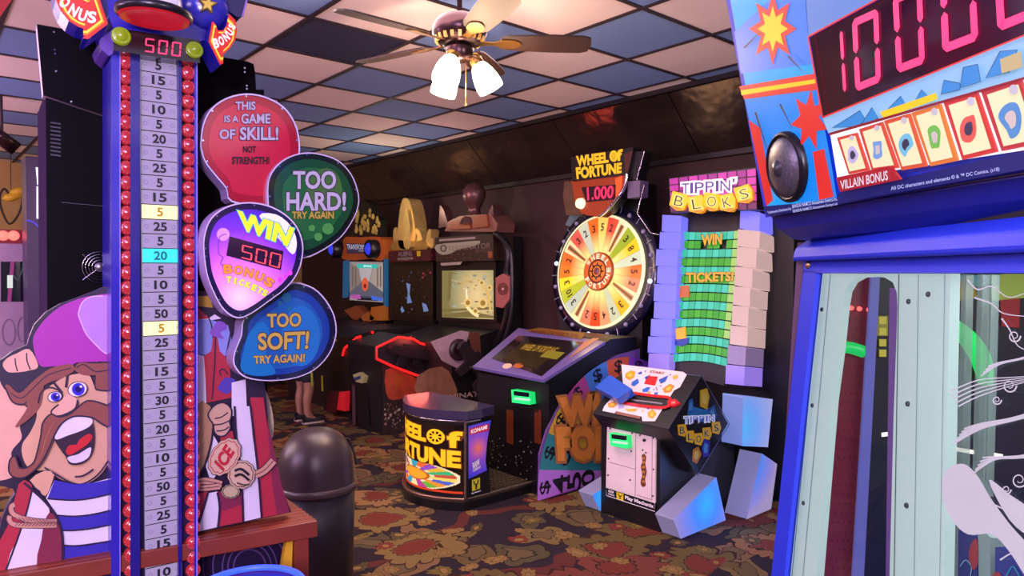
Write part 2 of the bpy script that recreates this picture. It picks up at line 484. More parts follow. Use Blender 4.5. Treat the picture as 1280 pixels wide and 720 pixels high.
# number strip
nums = '5 15 5 10 5 20 5 25 5 15 5 25 5 20 5 10 5 50 5 25 5 15 5 30 5 20 5 10 5 50 5 25 5 15 5 10'.split()
strip = M('#c9badf', .4, emit=.32); mb = MB()
zt = edge_z(84); zb = edge_z(714); dz = (zt - zb) / 35
L0 = SP.hit(176.5, 340); R0 = SP.hit(222, 340)
def S(a, z, d): p = L0.lerp(R0, a); return V(p.x, p.y, z) + m3 * d
def srect(mbx, a0, a1, z0, z1, d, m): mbx.poly([S(a0, z0, d), S(a1, z0, d), S(a1, z1, d), S(a0, z1, d)], m)
mb.extr([S(0, zb - 1.6 * dz, .012), S(1, zb - 1.6 * dz, .012), S(1, zt + .5 * dz, .012), S(0, zt + .5 * dz, .012)], -m3 * .01, strip)
for k in range(37): srect(mb, 0, 1, zt + dz * .5 - k * dz - .0011, zt + dz * .5 - k * dz + .0011, .0135, INK)
for k, t in enumerate(nums):
    z = zt - k * dz; w = .16 if len(t) == 1 else .36; h = dz * .30
    lit = {10: '#fff2a8', 18: '#fff2a8', 13: '#2fe0dc'}.get(k)
    if lit: srect(mb, .015, .985, z - dz * .47, z + dz * .47, .013, E(lit, 1.15))
    for a in (.13, .87):
        for j in range(10):
            b0 = 2 * PI * j / 10; b1 = 2 * PI * (j + 1) / 10; q = .0056; s2 = .0045; wd = (R0 - L0).length
            mb.add([S(a + math.cos(x) * r / wd, z + math.sin(x) * r, .0135) for x, r in ((b0, q), (b1, q), (b1, s2), (b0, s2))], [(0, 1, 2, 3)], M('#7a68a8', .5))
    for q in (-.28, -.14, 0, .14, .28):
        if not lit: srect(mb, .22, .78, z + dz * q - .0004, z + dz * q + .0004, .013, M('#a897c4', .5))
    tm = M('#b98a1c', .5) if lit == '#fff2a8' else M('#0f6a74', .5) if lit else INK
    mb.text(lambda x, y, d: S(x, y, d), t, [(.5 - w / 2, z + h), (.5 + w / 2, z + h), (.5 + w / 2, z - h), (.5 - w / 2, z - h)], tm, .0145, .03)
mb.build('number_strip', g, label='pale strip of score windows, three of them lit')
# red lamps: two strings
lampm = M('#e8394a', .22, emit=.28, coat=.5); rim = M('#a8203c', .3, emit=.12)
for px, y0, y1, n, r in ((156, 79, 711, 35, .0192), (234.5, 92.5, 712, 36, .0192)):
    first = None
    za = edge_z(y0, px); zz = edge_z(y1, px); st = (za - zz) / (n - 1)
    for k in range(n + 2):
        c0 = SP.up(.008).hit(px, y0); c0.z = za
        if first is None:
            mb = MB(); mb.lathe(c0, [(r, 0), (r, .006), (r * .9, .013), (r * .62, .0185), (r * .55, .0165)], lampm, m3, 18)
            mb.lathe(c0, [(r * .55, .0165), (r * .3, .019), (0, .020)], lampm, m3, 18)
            for a in range(12):
                t = 2 * PI * a / 12; p = c0 + e3 * math.cos(t) * r * .78 + ZZ * math.sin(t) * r * .78 + m3 * .015
                mb.lathe(p, [(.0016, 0), (0, .0018)], M('#ff8a96', .2, emit=.35), m3, 6)
            first = mb.build('red_lamp', g)
        else: copy_part(first, (0, 0, -k * st))
# header
HP = SP.up(.055)
mb = MB(); mb.slab(HP, [(128, -60), (280, -50), (262, 10), (256, 50), (250, 52), (142, 36), (136, 20)], .26, blu)
mb.slab(HP.up(-.03), [(90, -60), (320, -40), (300, -12), (262, 40), (140, 30), (118, 0)], .2, blu2)
mb.slab(HP.up(-.02), zc(0, 0, 4, (495, 210), (505, 190), (560, 150), (590, 200), (570, 265), (545, 280), (510, 250)), .14, pur)
mb.build('header', g, bevel=.004)
DP = SP.up(.065)
mb = MB(); mb.slab(DP, [(142, 34.5), (249.5, 50), (250, 79), (142, 63)], .05, M('#160a16', .2, coat=.6))
do = mb.build('score_display', g, bevel=.003)
red = E('#ff3a6c', 1.5)
def lerp2(q, a0, a1):
    tl, tr, br, bl = q; f = lambda p, r, a: (p[0] + (r[0] - p[0]) * a, p[1] + (r[1] - p[1]) * a)
    return (f(tl, tr, a0), f(tl, tr, a1), f(bl, br, a1), f(bl, br, a0))
Q = [(182, 47.5), (227, 53.5), (225.5, 71), (180.5, 64.5)]
for ch_, q_ in zip('500', [lerp2(Q, 0, .26), lerp2(Q, .37, .63), lerp2(Q, .74, 1.0)]):
    mb = MB(); mb.digits(DP, ch_, [q_], red, .002, .17); mb.build('digit', do, label='pink-red glowing digit ' + ch_)
for px, py, r in ((151, 46, .0225), (242.5, 63, .0215)):
    mb = MB(); c0 = DP.hit(px, py)
    yel = M('#b8d21c', .3, emit=.22, coat=.4)
    mb.lathe(c0, [(r, 0), (r, .008), (r * .88, .015), (r * .7, .012), (r * .62, .014), (r * .4, .019), (0, .021)], yel, m3, 24)
    for a in range(14):
        t = 2 * PI * a / 14; p = c0 + e3 * math.cos(t) * r * .8 + ZZ * math.sin(t) * r * .8 + m3 * .011
        mb.lathe(p, [(.0022, 0), (0, .004)], M('#8fae10', .3), m3, 6)
    mb.build('yellow_lamp', g)
# bell over the display
bc = SP.up(.17).hit(193, 25)
mb = MB(); mb.lathe(bc, [(0, .012), (.06, .004), (.078, .0), (.080, .006)], M('#d01628', .3, emit=.55), n=40)
mb.lathe(bc, [(.080, .003), (.087, .008), (.087, .020), (.072, .027), (.064, .028)], M('#141018', .3), n=40)
mb.lathe(bc, [(.064, .026), (.062, .05), (.056, .075), (.048, .10), (.030, .115), (0, .12)], M('#d9d3e2', .25, coat=.4), n=40)
mb.build('bell', g, label='white bell with a red glowing underside')
# two BONUS arrows
orange = E('#ff7a1e', .9); redar = E('#d8261c', .85); yelo = E('#ffd83a', 1.1)
AL = [(66, -24), (70, 0), (76, 14), (86, 26), (97, 33), (108, 37), (104, 48), (110, 49), (135, 30), (124, -3), (118, -14), (116, -3), (112, -1), (102, -6), (96, -16), (92, -30)]
AR = [(286, 17), (294, 25), (296.5, 38), (294, 50), (287, 61), (279, 68), (279, 79), (275, 81), (260.5, 52), (265, 27), (268, 28), (271, 38), (279, 38), (284, 30)]
for pts, ctr, tq, d in ((AL, (103, 12), None, .07), (AR, (279, 50), None, .10)):
    P = SP.up(d); mb = MB()
    mb.slab(P, pts, .10, redar, M('#2a22c8', .3, emit=.15))
    mb.fill(P, off(pts, .87, None, ctr), orange, .002); mb.fill(P, off(pts, .80, None, ctr), yelo, .003)
    mb.fill(P, off(pts, .72, None, ctr), redar, .004)
    tm = M('#f4eef4', .4, emit=.9)
    if pts is AL:
        for ch, (x, y), rt in zip('BONUS', ((72, -12), (81, 3), (92, 13), (103.5, 19), (115, 21.5)), (70, 48, 30, 18, 5)):
            q = [(x + math.cos(math.radians(rt)) * a - math.sin(math.radians(rt)) * b, y + math.sin(math.radians(rt)) * a + math.cos(math.radians(rt)) * b)
                 for a, b in ((-5, -7), (5, -7), (5, 7), (-5, 7))]
            mb.text(P, ch, q, tm, .005, .04)
    else:
        for ch, (x, y), rt, k in zip('BONUS', ((270, 54), (276.5, 51), (282.5, 46), (287, 40), (290, 33)), (-12, -20, -35, -50, -62), (1, .95, .9, .85, .75)):
            q = [(x + math.cos(math.radians(rt)) * a * k - math.sin(math.radians(rt)) * b * k, y + math.sin(math.radians(rt)) * a * k + math.cos(math.radians(rt)) * b * k)
                 for a, b in ((-3.2, -6), (3.2, -6), (3.2, 6), (-3.2, 6))]
            mb.text(P, ch, q, tm, .005, .04)
    mb.build('bonus_arrow', g)
# star lamp and wing at the top right
sc_ = SP.up(.08).hit(261, 6)
mb = MB(); mb.lathe(sc_ - m3 * .05, [(.062, 0), (.060, .03), (.05, .05), (.03, .062), (0, .068)], M('#2a2a9a', .25, coat=.6), m3, 28)
P = SP.up(.105); st = []
for k in range(10):
    a = math.radians(-80 + 36 * k); r = 12.5 if k % 2 == 0 else 5.6
    st.append((260 + r * math.cos(a), 5 + r * math.sin(a)))
mb.slab(P, st, .015, M('#c9a23a', .3, .6, emit=.08)); mb.fill(P, off(st, .72, None, (260, 5)), M('#e2c35a', .3, .5), .001)
mb.build('star_lamp', g, bevel=.001)
mb = MB(); mb.slab(SP.up(.06), [(271, -8), (292, -30), (312, -14), (303, 21), (296, 21), (272, 3)], .14, M('#17134a', .3, coat=.5))
mb.stroke(SP.up(.06), [(312, -14), (303, 21)], 2.2, M('#8a6ab0', .3), .002, smooth=0)
mb.build('header_wing', g, bevel=.003)
# black back board behind the column
BP = SP.up(-.22)
mb = MB(); bk = dull(M('#0a070c', .7))
mb.slab(BP, [(46, 30), (310, 77), (317, 80), (319, 92), (326, 210), (54, 119)], .05, bk, M('#b8a8c8', .4))
for x, y in ((67.5, 40), (68.5, 62), (69, 67), (70, 89), (306, 85), (306, 90), (308.5, 107), (308.5, 111), (89, 127)):
    mb.fill(BP, ell(x, y, 1.2, 1.2, 0, 8), CHROME, .002)
mb.build('back_board', g)
mb = MB(); mb.slab(SP.up(-.24), [(57, 112), (330, 112), (336, 660), (62, 760)], .34, dull(M('#09070b', .68)), dull(M('#3a2c44', .62), 0.0))
mb.stroke(SP.up(-.24), [(77, 253), (250, 268)], .7, M('#3a3040', .5), .001, smooth=0)
for k in range(9): mb.fill(SP.up(-.24), [(63, 152 + k * 5), (76, 154 + k * 5), (76, 156 + k * 5), (63, 154 + k * 5)], M('#241c2c', .5), .001)
mb.build('cabinet_body', g, bevel=.006)
gc = SP.up(-.22).hit(125, 334); mb = MB()
for r in (.012, .02, .028, .036, .044):
    mb.tube([gc + e3 * math.cos(2 * PI * k / 28) * r + ZZ * math.sin(2 * PI * k / 28) * r for k in range(28)], .0011, CHROME, 6, True)
for a in (40, 140): 
    t = math.radians(a); v = e3 * math.cos(t) + ZZ * math.sin(t); mb.tube([gc - v * .056, gc + v * .056], .0013, CHROME, 6)
mb.lathe(gc, [(.014, 0), (.012, .003), (0, .004)], M('#8a8290', .3, .8), m3, 18)
mb.build('fan_grille', g, label='round wire grille over a dark fan')

# ---- painted strongman boards either side of the column
BD = SP.up(-.05); skin = M('#cf9c80', .5); skin2 = M('#dba392', .5); hair = M('#84463e', .5); outm = M('#241334', .5)
redc = M('#a8283c', .45); reddk = M('#7c2440', .45); wht = M('#d8cbe0', .45); navyb = M('#3327a0', .45)
mb = MB(); k_ = [.0]
def F(pts, m, smooth=4): k_[0] += .0006; mb.fill(BD, pts, m, .001 + k_[0], smooth)
def ST(pts, w=2.2, m=None, closed=False): k_[0] += .0004; mb.stroke(BD, pts, w, m or outm, .001 + k_[0], closed)
A = lambda *p: zc(0, 360, 4.5, *p); B = lambda *p: zc(0, 480, 4.5, *p); Cc = lambda *p: zc(0, 600, 6, *p)
mb.slab(BD, [(142, 357), (130, 359), (113, 366), (95, 373), (75, 380), (57, 391), (43, 406), (37, 420), (34, 431), (15, 440), (3, 449), (-20, 462), (-60, 500), (-70, 560), (-50, 612), (-20, 606), (0, 607), (16, 611), (19, 617), (10, 631), (2, 650), (-6, 690), (-14, 735), (142, 700)], .03, outm, M('#3a2450', .5))
F([(-56, 520), (-10, 470), (5, 486), (25, 502), (36, 515), (25, 532), (27, 548), (14, 566), (20, 590), (12, 598), (-10, 602), (-45, 604), (-64, 560)], skin2)
F(A((185, 300), (200, 250), (250, 180), (330, 110), (430, 65), (520, 45), (640, 60), (640, 380), (560, 412), (520, 415), (430, 420), (400, 435), (300, 440), (230, 440), (200, 380)), M('#a636a0', .35), 3)
F(A((440, 150), (460, 85), (510, 50), (580, 45), (650, 60), (650, 375), (590, 365), (530, 310), (480, 250)), M('#b581d2', .35), 3)
ST(A((440, 150), (460, 85), (510, 50), (580, 45)), 1.4, M('#d9b4ea', .4)); ST(A((440, 150), (480, 250), (530, 310), (590, 365), (630, 372)), 1.4, M('#d9b4ea', .4))
F(A((15, 430), (40, 395), (90, 370), (165, 345), (215, 440), (160, 465), (90, 475), (40, 470)), skin2)
ST(A((85, 395), (88, 430), (98, 468)), 1.6); ST(A((150, 365), (152, 410), (170, 458)), 1.6)
F([(44, 494), (60, 484), (84, 470), (110, 468), (120, 485), (142, 488), (142, 560), (137, 575), (127, 592), (112, 603), (100, 605), (85, 602), (72, 597), (60, 588), (48, 588), (35, 584), (28, 570), (28, 555), (38, 540), (46, 520)], skin)
F(A((30, 560), (50, 545), (110, 590), (190, 520), (270, 460), (340, 435), (405, 430), (418, 462), (380, 490), (330, 515), (270, 535), (215, 580), (200, 640), (130, 660), (70, 640)), hair)
ST(A((60, 590), (120, 620), (190, 560), (270, 490), (400, 450)), 1.2); ST(A((30, 560), (70, 640), (130, 655), (160, 630)), 2)
F(B((150, 75), (215, 40), (245, 10), (225, 130), (140, 215), (85, 240), (150, 140)), hair)
F(A((420, 450), (450, 420), (520, 425), (640, 425), (640, 480), (540, 490), (470, 490), (430, 470)), hair); ST(A((430, 450), (470, 430), (540, 470), (630, 455)), 1.4)
F(A((535, 490), (640, 490), (640, 580), (600, 580), (545, 570)), hair); ST(A((535, 490), (535, 560), (560, 575), (630, 580)), 1.8)
ST(A((215, 650), (230, 590), (270, 560), (320, 570), (350, 600), (345, 630)), 2); ST(A((300, 530), (350, 590)), 3); ST(A((370, 560), (380, 490)), 3)
for cx, cy, rx, ry in ((68.5, 496, 8.8, 6.2), (97, 486.5, 12, 9.2)):
    F(ell(cx, cy, rx, ry, -12), M('#e6dcee', .4), 0); ST(ell(cx, cy, rx, ry, -12, 14), 1, None, True)
    F(ell(cx + .8, cy, rx * .66, ry * .86), M('#3a2cc0', .3), 0); F(ell(cx + .8, cy, rx * .34, ry * .42), M('#181060', .3), 0)
    F(ell(cx + rx * .35, cy - ry * .35, rx * .14, ry * .16), WHITE, 0)
F(B((330, 110), (290, 150), (300, 178), (350, 176), (420, 140), (435, 90), (380, 60)), skin2); ST(B((330, 115), (290, 150), (300, 177), (350, 176), (420, 140), (436, 90)), 2)
F(B((300, 290), (350, 215), (390, 186), (510, 205), (530, 300), (520, 380), (490, 430), (440, 455), (390, 450), (370, 410), (340, 370)), M('#2a0f2c', .5), 3)
F(B((310, 290), (370, 205), (440, 185), (515, 195), (512, 230), (460, 262), (380, 290), (322, 312)), M('#ddd0ea', .35), 3)
F(B((370, 380), (390, 345), (430, 340), (450, 310), (500, 280), (520, 300), (490, 340), (430, 380), (390, 400)), M('#c02430', .4), 3)
F(B((380, 412), (440, 395), (510, 355), (500, 410), (450, 440), (400, 442)), M('#d5c6e2', .35), 3)
mo = B((285, 170), (330, 185), (390, 170), (440, 130), (490, 95), (560, 105), (640, 150), (640, 250), (570, 222), (520, 190), (440, 180), (390, 192), (340, 230), (305, 290), (280, 350), (240, 430), (200, 480), (140, 525), (80, 525), (50, 490), (55, 430), (80, 405), (95, 430), (110, 470), (150, 470), (190, 440), (210, 380), (230, 290), (240, 220))
F(mo, hair, 3); ST(mo, 2, None, True); ST(B((300, 220), (260, 300), (235, 390), (200, 450)), 1, M('#a35f4c', .5))
ST(B((420, 522), (470, 515), (525, 480)), 2.2); ST(B((250, 470), (300, 500), (400, 555), (470, 560), (550, 510), (610, 430)), 2)
F(B((165, 545), (250, 488), (305, 512), (255, 640), (225, 600)), skin, 2); ST(B((165, 545), (255, 635), (310, 515)), 2.2)
# shirt and cloak
F(Cc((410, 0), (560, 34), (700, 20), (850, -20), (850, 560), (480, 590), (470, 400), (430, 260), (345, 138)), wht, 0)
F(Cc((355, 138), (410, 0), (560, 34), (700, 20), (850, -10), (850, 98), (700, 133), (550, 150)), navyb, 0)
F(Cc((430, 265), (560, 272), (700, 255), (850, 222), (850, 328), (700, 360), (560, 376), (465, 376)), navyb, 0)
F(Cc((480, 490), (600, 490), (850, 452), (850, 600), (480, 640)), navyb, 0)
for q in (((355, 140), (550, 152), (700, 135), (850, 98)), ((430, 265), (560, 272), (700, 257), (850, 222)), ((465, 378), (560, 378), (700, 362), (850, 330)), ((480, 490), (600, 492), (850, 454))): ST(Cc(*q), 2)
F(Cc((140, 30), (215, 15), (245, 80), (200, 240), (150, 380), (40, 690), (-80, 720), (-60, 560), (60, 340)), redc, 2)
F(Cc((245, 80), (340, 165), (372, 240), (330, 430), (280, 640), (40, 680), (150, 400), (200, 250)), wht, 2)
F(Cc((330, 330), (372, 240), (430, 300), (462, 420), (455, 620), (275, 650), (310, 450)), reddk, 2)
ST(Cc((240, 80), (200, 240), (150, 390), (40, 690)), 2.4); ST(Cc((180, 20), (340, 165), (430, 290), (468, 430), (470, 610)), 3.2)
rope = M('#c08a78', .6)
for q in (((425, 312), (300, 310), (170, 288), (95, 250), (85, 200), (110, 185)), ((425, 340), (250, 342), (110, 335), (70, 300), (75, 270))):
    ST(Cc(*q), 7.5, M('#5a3040', .6)); ST(Cc(*q), 5.5, rope)
for k in range(12):
    x = 110 + k * 26; ST(Cc((x, 292 + k * 2.2 - 14), (x + 26, 292 + k * 2 + 10)), 1, M('#7a4a4c', .6)); ST(Cc((x, 345), (x + 26, 322)), 1, M('#7a4a4c', .6))
mb.build('painted_strongman', g, label='flat painted board of a moustached strongman laughing')
# right hand board
mb = MB(); k_[0] = 0
D = lambda *p: zc(235, 370, 4.8, *p); Ee = lambda *p: zc(235, 510, 4.5, *p)
mb.slab(BD, [(244, 362), (300, 372), (312, 400), (322, 460), (331, 480), (334, 510), (336, 545), (343, 572), (353, 612), (364, 640), (244, 667)], .03, outm, M('#241a30', .5))
F(D((50, 0), (130, 0), (150, 70), (50, 60)), M('#a8842c', .5), 0)
F(D((50, 75), (130, 130), (160, 110), (200, 135), (50, 160)), wht, 0); F(D((50, 60), (130, 135), (50, 140)), redc, 0)
F(D((50, 140), (130, 140), (240, 175), (260, 260), (235, 360), (50, 350)), M('#7f86cc', .45), 0)
F(D((50, 350), (100, 360), (110, 640), (50, 680)), wht, 0)
F(D((95, 360), (140, 330), (150, 240), (175, 240), (190, 330), (250, 390), (262, 610), (115, 640)), redc, 0)
ST(D((165, 240), (160, 420), (145, 620)), 1.8); ST(D((100, 80), (140, 170), (150, 250)), 1.6); ST(D((230, 380), (240, 300), (260, 200)), 1.6)
F(D((150, 190), (180, 150), (225, 165), (230, 200), (190, 215), (215, 255), (180, 250), (130, 225)), M('#7d4fae', .45), 2)
F(D((185, 540), (220, 490), (280, 500), (275, 540), (235, 590), (180, 560)), M('#4d3aa0', .45), 2)
ST(D((200, 480), (190, 450), (215, 440), (240, 470)), 1.5)
F(D((262, 520), (345, 500), (355, 720), (262, 720)), wht, 0)
F(Ee((262, -10), (350, -10), (378, 220), (398, 400), (412, 616), (308, 640), (305, 480), (290, 300), (270, 150)), wht, 0)
F(Ee((350, -60), (425, -60), (445, 100), (488, 250), (518, 400), (572, 586), (420, 616), (398, 460), (385, 300), (362, 150)), redc, 0)
F(Ee((445, 60), (488, 250), (518, 400), (572, 586), (500, 600), (470, 400)), reddk, 0)
F(Ee((165, 480), (305, 470), (308, 640), (172, 668)), redc, 0); F(Ee((165, 470), (305, 470), (306, 540), (200, 580), (168, 540)), reddk, 0)
F(Ee((110, 480), (165, 470), (178, 560), (165, 670), (45, 698), (80, 600)), wht, 0); F(Ee((40, 480), (112, 470), (60, 640), (40, 690)), redc, 0)
F(Ee((130, 130), (170, 200), (190, 330), (130, 420), (100, 330)), wht, 0); F(Ee((180, 130), (250, 130), (300, 330), (230, 400), (190, 300)), redc, 0)
F(Ee((40, -10), (125, -10), (145, 80), (130, 200), (90, 330), (40, 395)), M('#a97c5c', .5), 2)
fist = Ee((115, 30), (150, -15), (200, -30), (240, 0), (245, 40), (235, 80), (240, 110), (215, 150), (180, 160), (150, 140), (140, 90), (120, 60))
F(fist, M('#c29a82', .5), 3); ST(fist, 2, None, True)
for q in (((150, 60), (190, 50), (225, 25)), ((145, 95), (190, 90), (235, 70)), ((160, 130), (200, 125), (232, 105))): ST(Ee(*q), 1.6)
for q in (((350, -20), (378, 220), (398, 400), (414, 616)), ((262, -10), (270, 150), (290, 300), (305, 480), (310, 640)), ((165, 475), (178, 560), (168, 670)), ((112, 478), (80, 590), (48, 695)), ((143, 90), (130, 200), (90, 330), (45, 395))): ST(Ee(*q), 2.6)
for q, w in ((((40, 420), (100, 410), (190, 430)), 8), (((40, 450), (100, 450), (180, 440)), 7), (((380, 375), (430, 350), (482, 295)), 9)):
    ST(Ee(*q), w + 2, M('#3a2030', .6)); ST(Ee(*q), w, rope); ST(Ee(*q), 1.2, M('#6a3c3c', .6))
tagm = M('#c9a58c', .55)
for cx, cy, rx, ry, rot, bc_, mm in ((240, 470, 52, 40, 0, '#2c2028', M('#b5a27e', .55)), (300, 375, 78, 82, 20, '#1c1420', tagm), (205, 275, 78, 118, 35, '#a82034', tagm)):
    pts = []
    for k in range(48):
        a = 2 * PI * k / 48; q = 1 + .035 * math.cos(a * 12); r = math.radians(rot); x = rx * q * math.cos(a); y = ry * q * math.sin(a)
        pts.append((cx + x * math.cos(r) - y * math.sin(r), cy + x * math.sin(r) + y * math.cos(r)))
    pp = Ee(*pts); F(pp, M('#4a3438', .6), 0); F(off(pp, .965), mm, 0); ST(off(pp, .84), 1.0, M(bc_, .5), True)
# ICE on the upper tag, running up its length
k_[0] += .0006
def rq(cx, cy, w, h, rot):
    r = math.radians(rot); return Ee(*[(cx + a * math.cos(r) - b * math.sin(r), cy + a * math.sin(r) + b * math.cos(r)) for a, b in ((-w, -h), (w, -h), (w, h), (-w, h))])
mb.text(BD, 'ICE', rq(205, 278, 68, 34, -58), M('#b01c30', .5), .001 + k_[0], .05, None, 0, .25)
for dy in (-14, 16): ST(Ee((262, 368 + dy), (300, 358 + dy), (345, 392 + dy)), 3.2, INK)
ST(Ee((275, 420), (310, 432), (345, 430)), 1.6, INK)
mb.build('painted_cloak', g, label='flat painted board of a red striped cloak with hanging tags')

mb = MB(); mb.slab(SP.up(-.1), sm([(327, 482), (334, 492), (339, 508), (342, 528), (341, 546), (336, 546), (335, 520), (331, 500)], 3), .03, M('#c8b49a', .5)); mb.build('cream_trim', g)
# ---- four balloon shaped signs
def balloon(name, front, d, th, face_fill, label):
    P = SP.up(d); mb = MB(); mb.slab(P, front, th, M('#d0c0de', .35), lav)
    for m, k in face_fill: mb.fill(P, off(front, k), m, .001 + (1 - k) * .01)
    c = (sum(p[0] for p in front) / len(front), sum(p[1] for p in front) / len(front))
    n = len(front)
    for i in range(0, n, max(1, n // 8)):
        x, y = front[i]; mb.fill(P, ell(c[0] + (x - c[0]) * .95, c[1] + (y - c[1]) * .95, 1.2, 1.4, 0, 8), CHROME, .004)
    return P, mb
f1 = sm(zc(230, 100, 3.6, (75, 270), (85, 200), (120, 130), (190, 80), (280, 60), (370, 75), (450, 120), (500, 190), (520, 270), (515, 350), (450, 440), (400, 520), (380, 570), (215, 550), (190, 490), (140, 430), (95, 370), (75, 310)), 3)
P, mb = balloon('this', f1, .01, .07, ((M('#5c1430', .3), .97), (M('#b0142e', .15, emit=.5, coat=.12), .955), (M('#cc1c3a', .15, emit=.55, coat=.12), .82)), '')
tm = M('#d6c4ee', .4, emit=.38); ink = M('#3a0c3c', .5)
zz_ = lambda *p: zc(230, 100, 3.6, *p)
def rect(x0, y0, x1, y1): return zz_((x0, y0), (x1, y0), (x1, y1), (x0, y1))
for t, r in (('THIS', (232, 97, 322, 135)), ('IS A', (182, 160, 245, 190)), ('GAME', (258, 152, 388, 196)), ('OF', (160, 222, 230, 266)), ('SKILL!', (252, 212, 424, 270))):
    mb.text(P, t, rect(*r), tm, .006, .03, ink, .075)
for t, r in (('NOT', (266, 298, 324, 326)), ('STRENGTH!', (216, 346, 384, 378))): mb.text(P, t, rect(*r), INK, .006, .045)
mb.build('balloon_sign', g, label='red balloon sign reading THIS IS A GAME OF SKILL! NOT STRENGTH!')
f2 = sm([(334, 245), (336, 222), (347, 205.5), (363, 195), (383, 190.5), (404, 193), (424, 201), (439, 217), (447, 236), (449, 252), (445, 268), (436, 284), (424, 299), (402, 314), (380, 323), (350, 322), (338, 280)], 3)
P, mb = balloon('hard', f2, .03, .07, ((M('#10180f', .2, coat=.6), .975), (M('#1f5a34', .18, coat=.5, emit=.3), .86), (M('#2f7a40', .18, coat=.5, emit=.3), .68)), '')
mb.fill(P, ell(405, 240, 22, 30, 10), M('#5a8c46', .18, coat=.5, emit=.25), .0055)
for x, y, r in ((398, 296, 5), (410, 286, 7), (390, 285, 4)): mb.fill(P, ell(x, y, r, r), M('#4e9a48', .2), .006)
for t, r, m, ol in (('TOO', (492, 410, 684, 490), tm, ink), ('HARD!', (462, 505, 728, 588), tm, ink), ('TRY AGAIN', (487, 592, 674, 624), M('#e0b850', .4, emit=.35), M('#3a2a18', .5))):
    mb.text(P, t, rect(*r), m, .0065, .03, ol, .07)
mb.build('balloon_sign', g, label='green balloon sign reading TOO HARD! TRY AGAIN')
f4 = sm([(306, 396), (301, 420), (293, 440), (292, 456), (303, 470), (322, 475.5), (347, 476), (372, 472), (394, 462), (411, 444), (420, 422), (420, 402), (413, 383), (398, 364), (381, 355), (364, 354), (338, 372)], 3)
P, mb = balloon('soft', f4, .03, .07, ((M('#16123a', .2, coat=.6), .975), (M('#1c3fae', .18, coat=.5, emit=.4), .86), (M('#2160c4', .18, coat=.5, emit=.4), .72)), '')
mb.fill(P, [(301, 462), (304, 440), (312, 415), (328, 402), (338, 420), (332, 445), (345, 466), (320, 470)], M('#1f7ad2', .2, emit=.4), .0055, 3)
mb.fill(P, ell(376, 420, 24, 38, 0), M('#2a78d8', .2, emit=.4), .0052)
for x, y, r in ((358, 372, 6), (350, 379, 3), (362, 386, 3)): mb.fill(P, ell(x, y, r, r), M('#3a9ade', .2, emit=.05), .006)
z6 = lambda *p: zc(230, 280, 3.6, *p)
gold = M('#e6b75a', .4, emit=.35)
for t, q in (('TOO', ((374, 404), (528, 400), (526, 462), (376, 466))), ('SOFT!', ((332, 492), (565, 482), (558, 562), (336, 568))), ('TRY AGAIN!', ((313, 594), (544, 584), (542, 620), (316, 630)))):
    mb.text(P, t, z6(*q), gold, .0065, .03, M('#3a2440', .5), .07)
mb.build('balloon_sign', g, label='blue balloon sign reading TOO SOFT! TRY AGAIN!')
f3 = sm([(254, 310), (256, 290), (264, 272), (281, 259), (303, 253), (326, 254), (348, 262), (367, 277), (377, 296), (379, 316), (373, 340), (358, 360), (336, 377), (316, 391), (300, 398), (287, 394), (276, 383), (266, 364), (258, 342)], 3)
P, mb = balloon('win', f3, .09, .075, ((M('#1a0d3c', .25, coat=.5), .975),), '')
wc = P.hit(330, 318); win = radial('win_backlight', P.hit(300, 372), .26, [(0, '#f7c8ff'), (.25, '#e884fb'), (.5, '#c455f4'), (.72, '#7a30e6'), (1, '#3a1fb4')], .95)
mb.fill(P, off(f3, .87), win, .003)
mb.fill(P, [(324, 270), (345, 268), (364, 283), (371, 303), (366, 318), (350, 300)], E('#f2dcff', .95), .004, 3)
mb.fill(P, ell(279, 293, 8, 8), E('#d88ef6', .9), .004)
mb.fill(P, z6((205, 55), (448, 122), (436, 208), (190, 142)), M('#2a0c2c', .2, coat=.5), .005)
Q = z6((262, 92), (440, 138), (430, 200), (256, 152))
mb.digits(P, '500', [lerp2(Q, 0, .28), lerp2(Q, .36, .64), lerp2(Q, .72, 1)], E('#ff4a5c', 1.2), .0065, .15)
mb.text(P, 'WIN', [(298, 264), (367, 286), (359, 307), (301, 286)], E('#f4f02a', 1.0), .006, .05, E('#20a8c8', .8), .085)
for ch, x, y, r, in zip('BONUS', (285, 298, 311, 324, 336), (336.5, 338, 341, 346, 353), (-2, 6, 14, 24, 34)):
    c_, s_ = math.cos(math.radians(r)), math.sin(math.radians(r))
    mb.text(P, ch, [(x + a * c_ - b * s_, y + a * s_ + b * c_) for a, b in ((-5.2, -5.6), (5.2, -5.6), (5.2, 5), (-5.2, 5))], E('#ff8a2a', 1.0), .006, .05, E('#5a1a6a', .5), .08)
for ch, x, y, r in zip('TICKETS', (286, 294, 302, 310, 318, 325, 331), (349.5, 351, 353, 356, 359.5, 363, 366), (5, 8, 12, 17, 22, 26, 30)):
    c_, s_ = math.cos(math.radians(r)), math.sin(math.radians(r)); wd = 1.0 if ch == 'I' else 3.0
    mb.text(P, ch, [(x + a * c_ - b * s_, y + a * s_ + b * c_) for a, b in ((-wd, -3.6), (wd, -3.6), (wd, 3.8), (-wd, 3.8))], E('#ece61e', 1.0), .006, .045, E('#2a8a9a', .6), .08)
mb.stroke(P, zc(230, 280, 3.6, (190, 45), (160, 60), (155, 130), (175, 150), (165, 180), (200, 200)), 1.0, M('#7a2aa0', .4), .006)
for x, y in ((350, 350), (357, 345), (363, 341)): mb.fill(P, ell(x, y, 2.6, 3.4), E('#d83ae0', .9), .006)
mb.build('balloon_sign', g, label='lit pink balloon sign reading WIN 500 BONUS TICKETS')

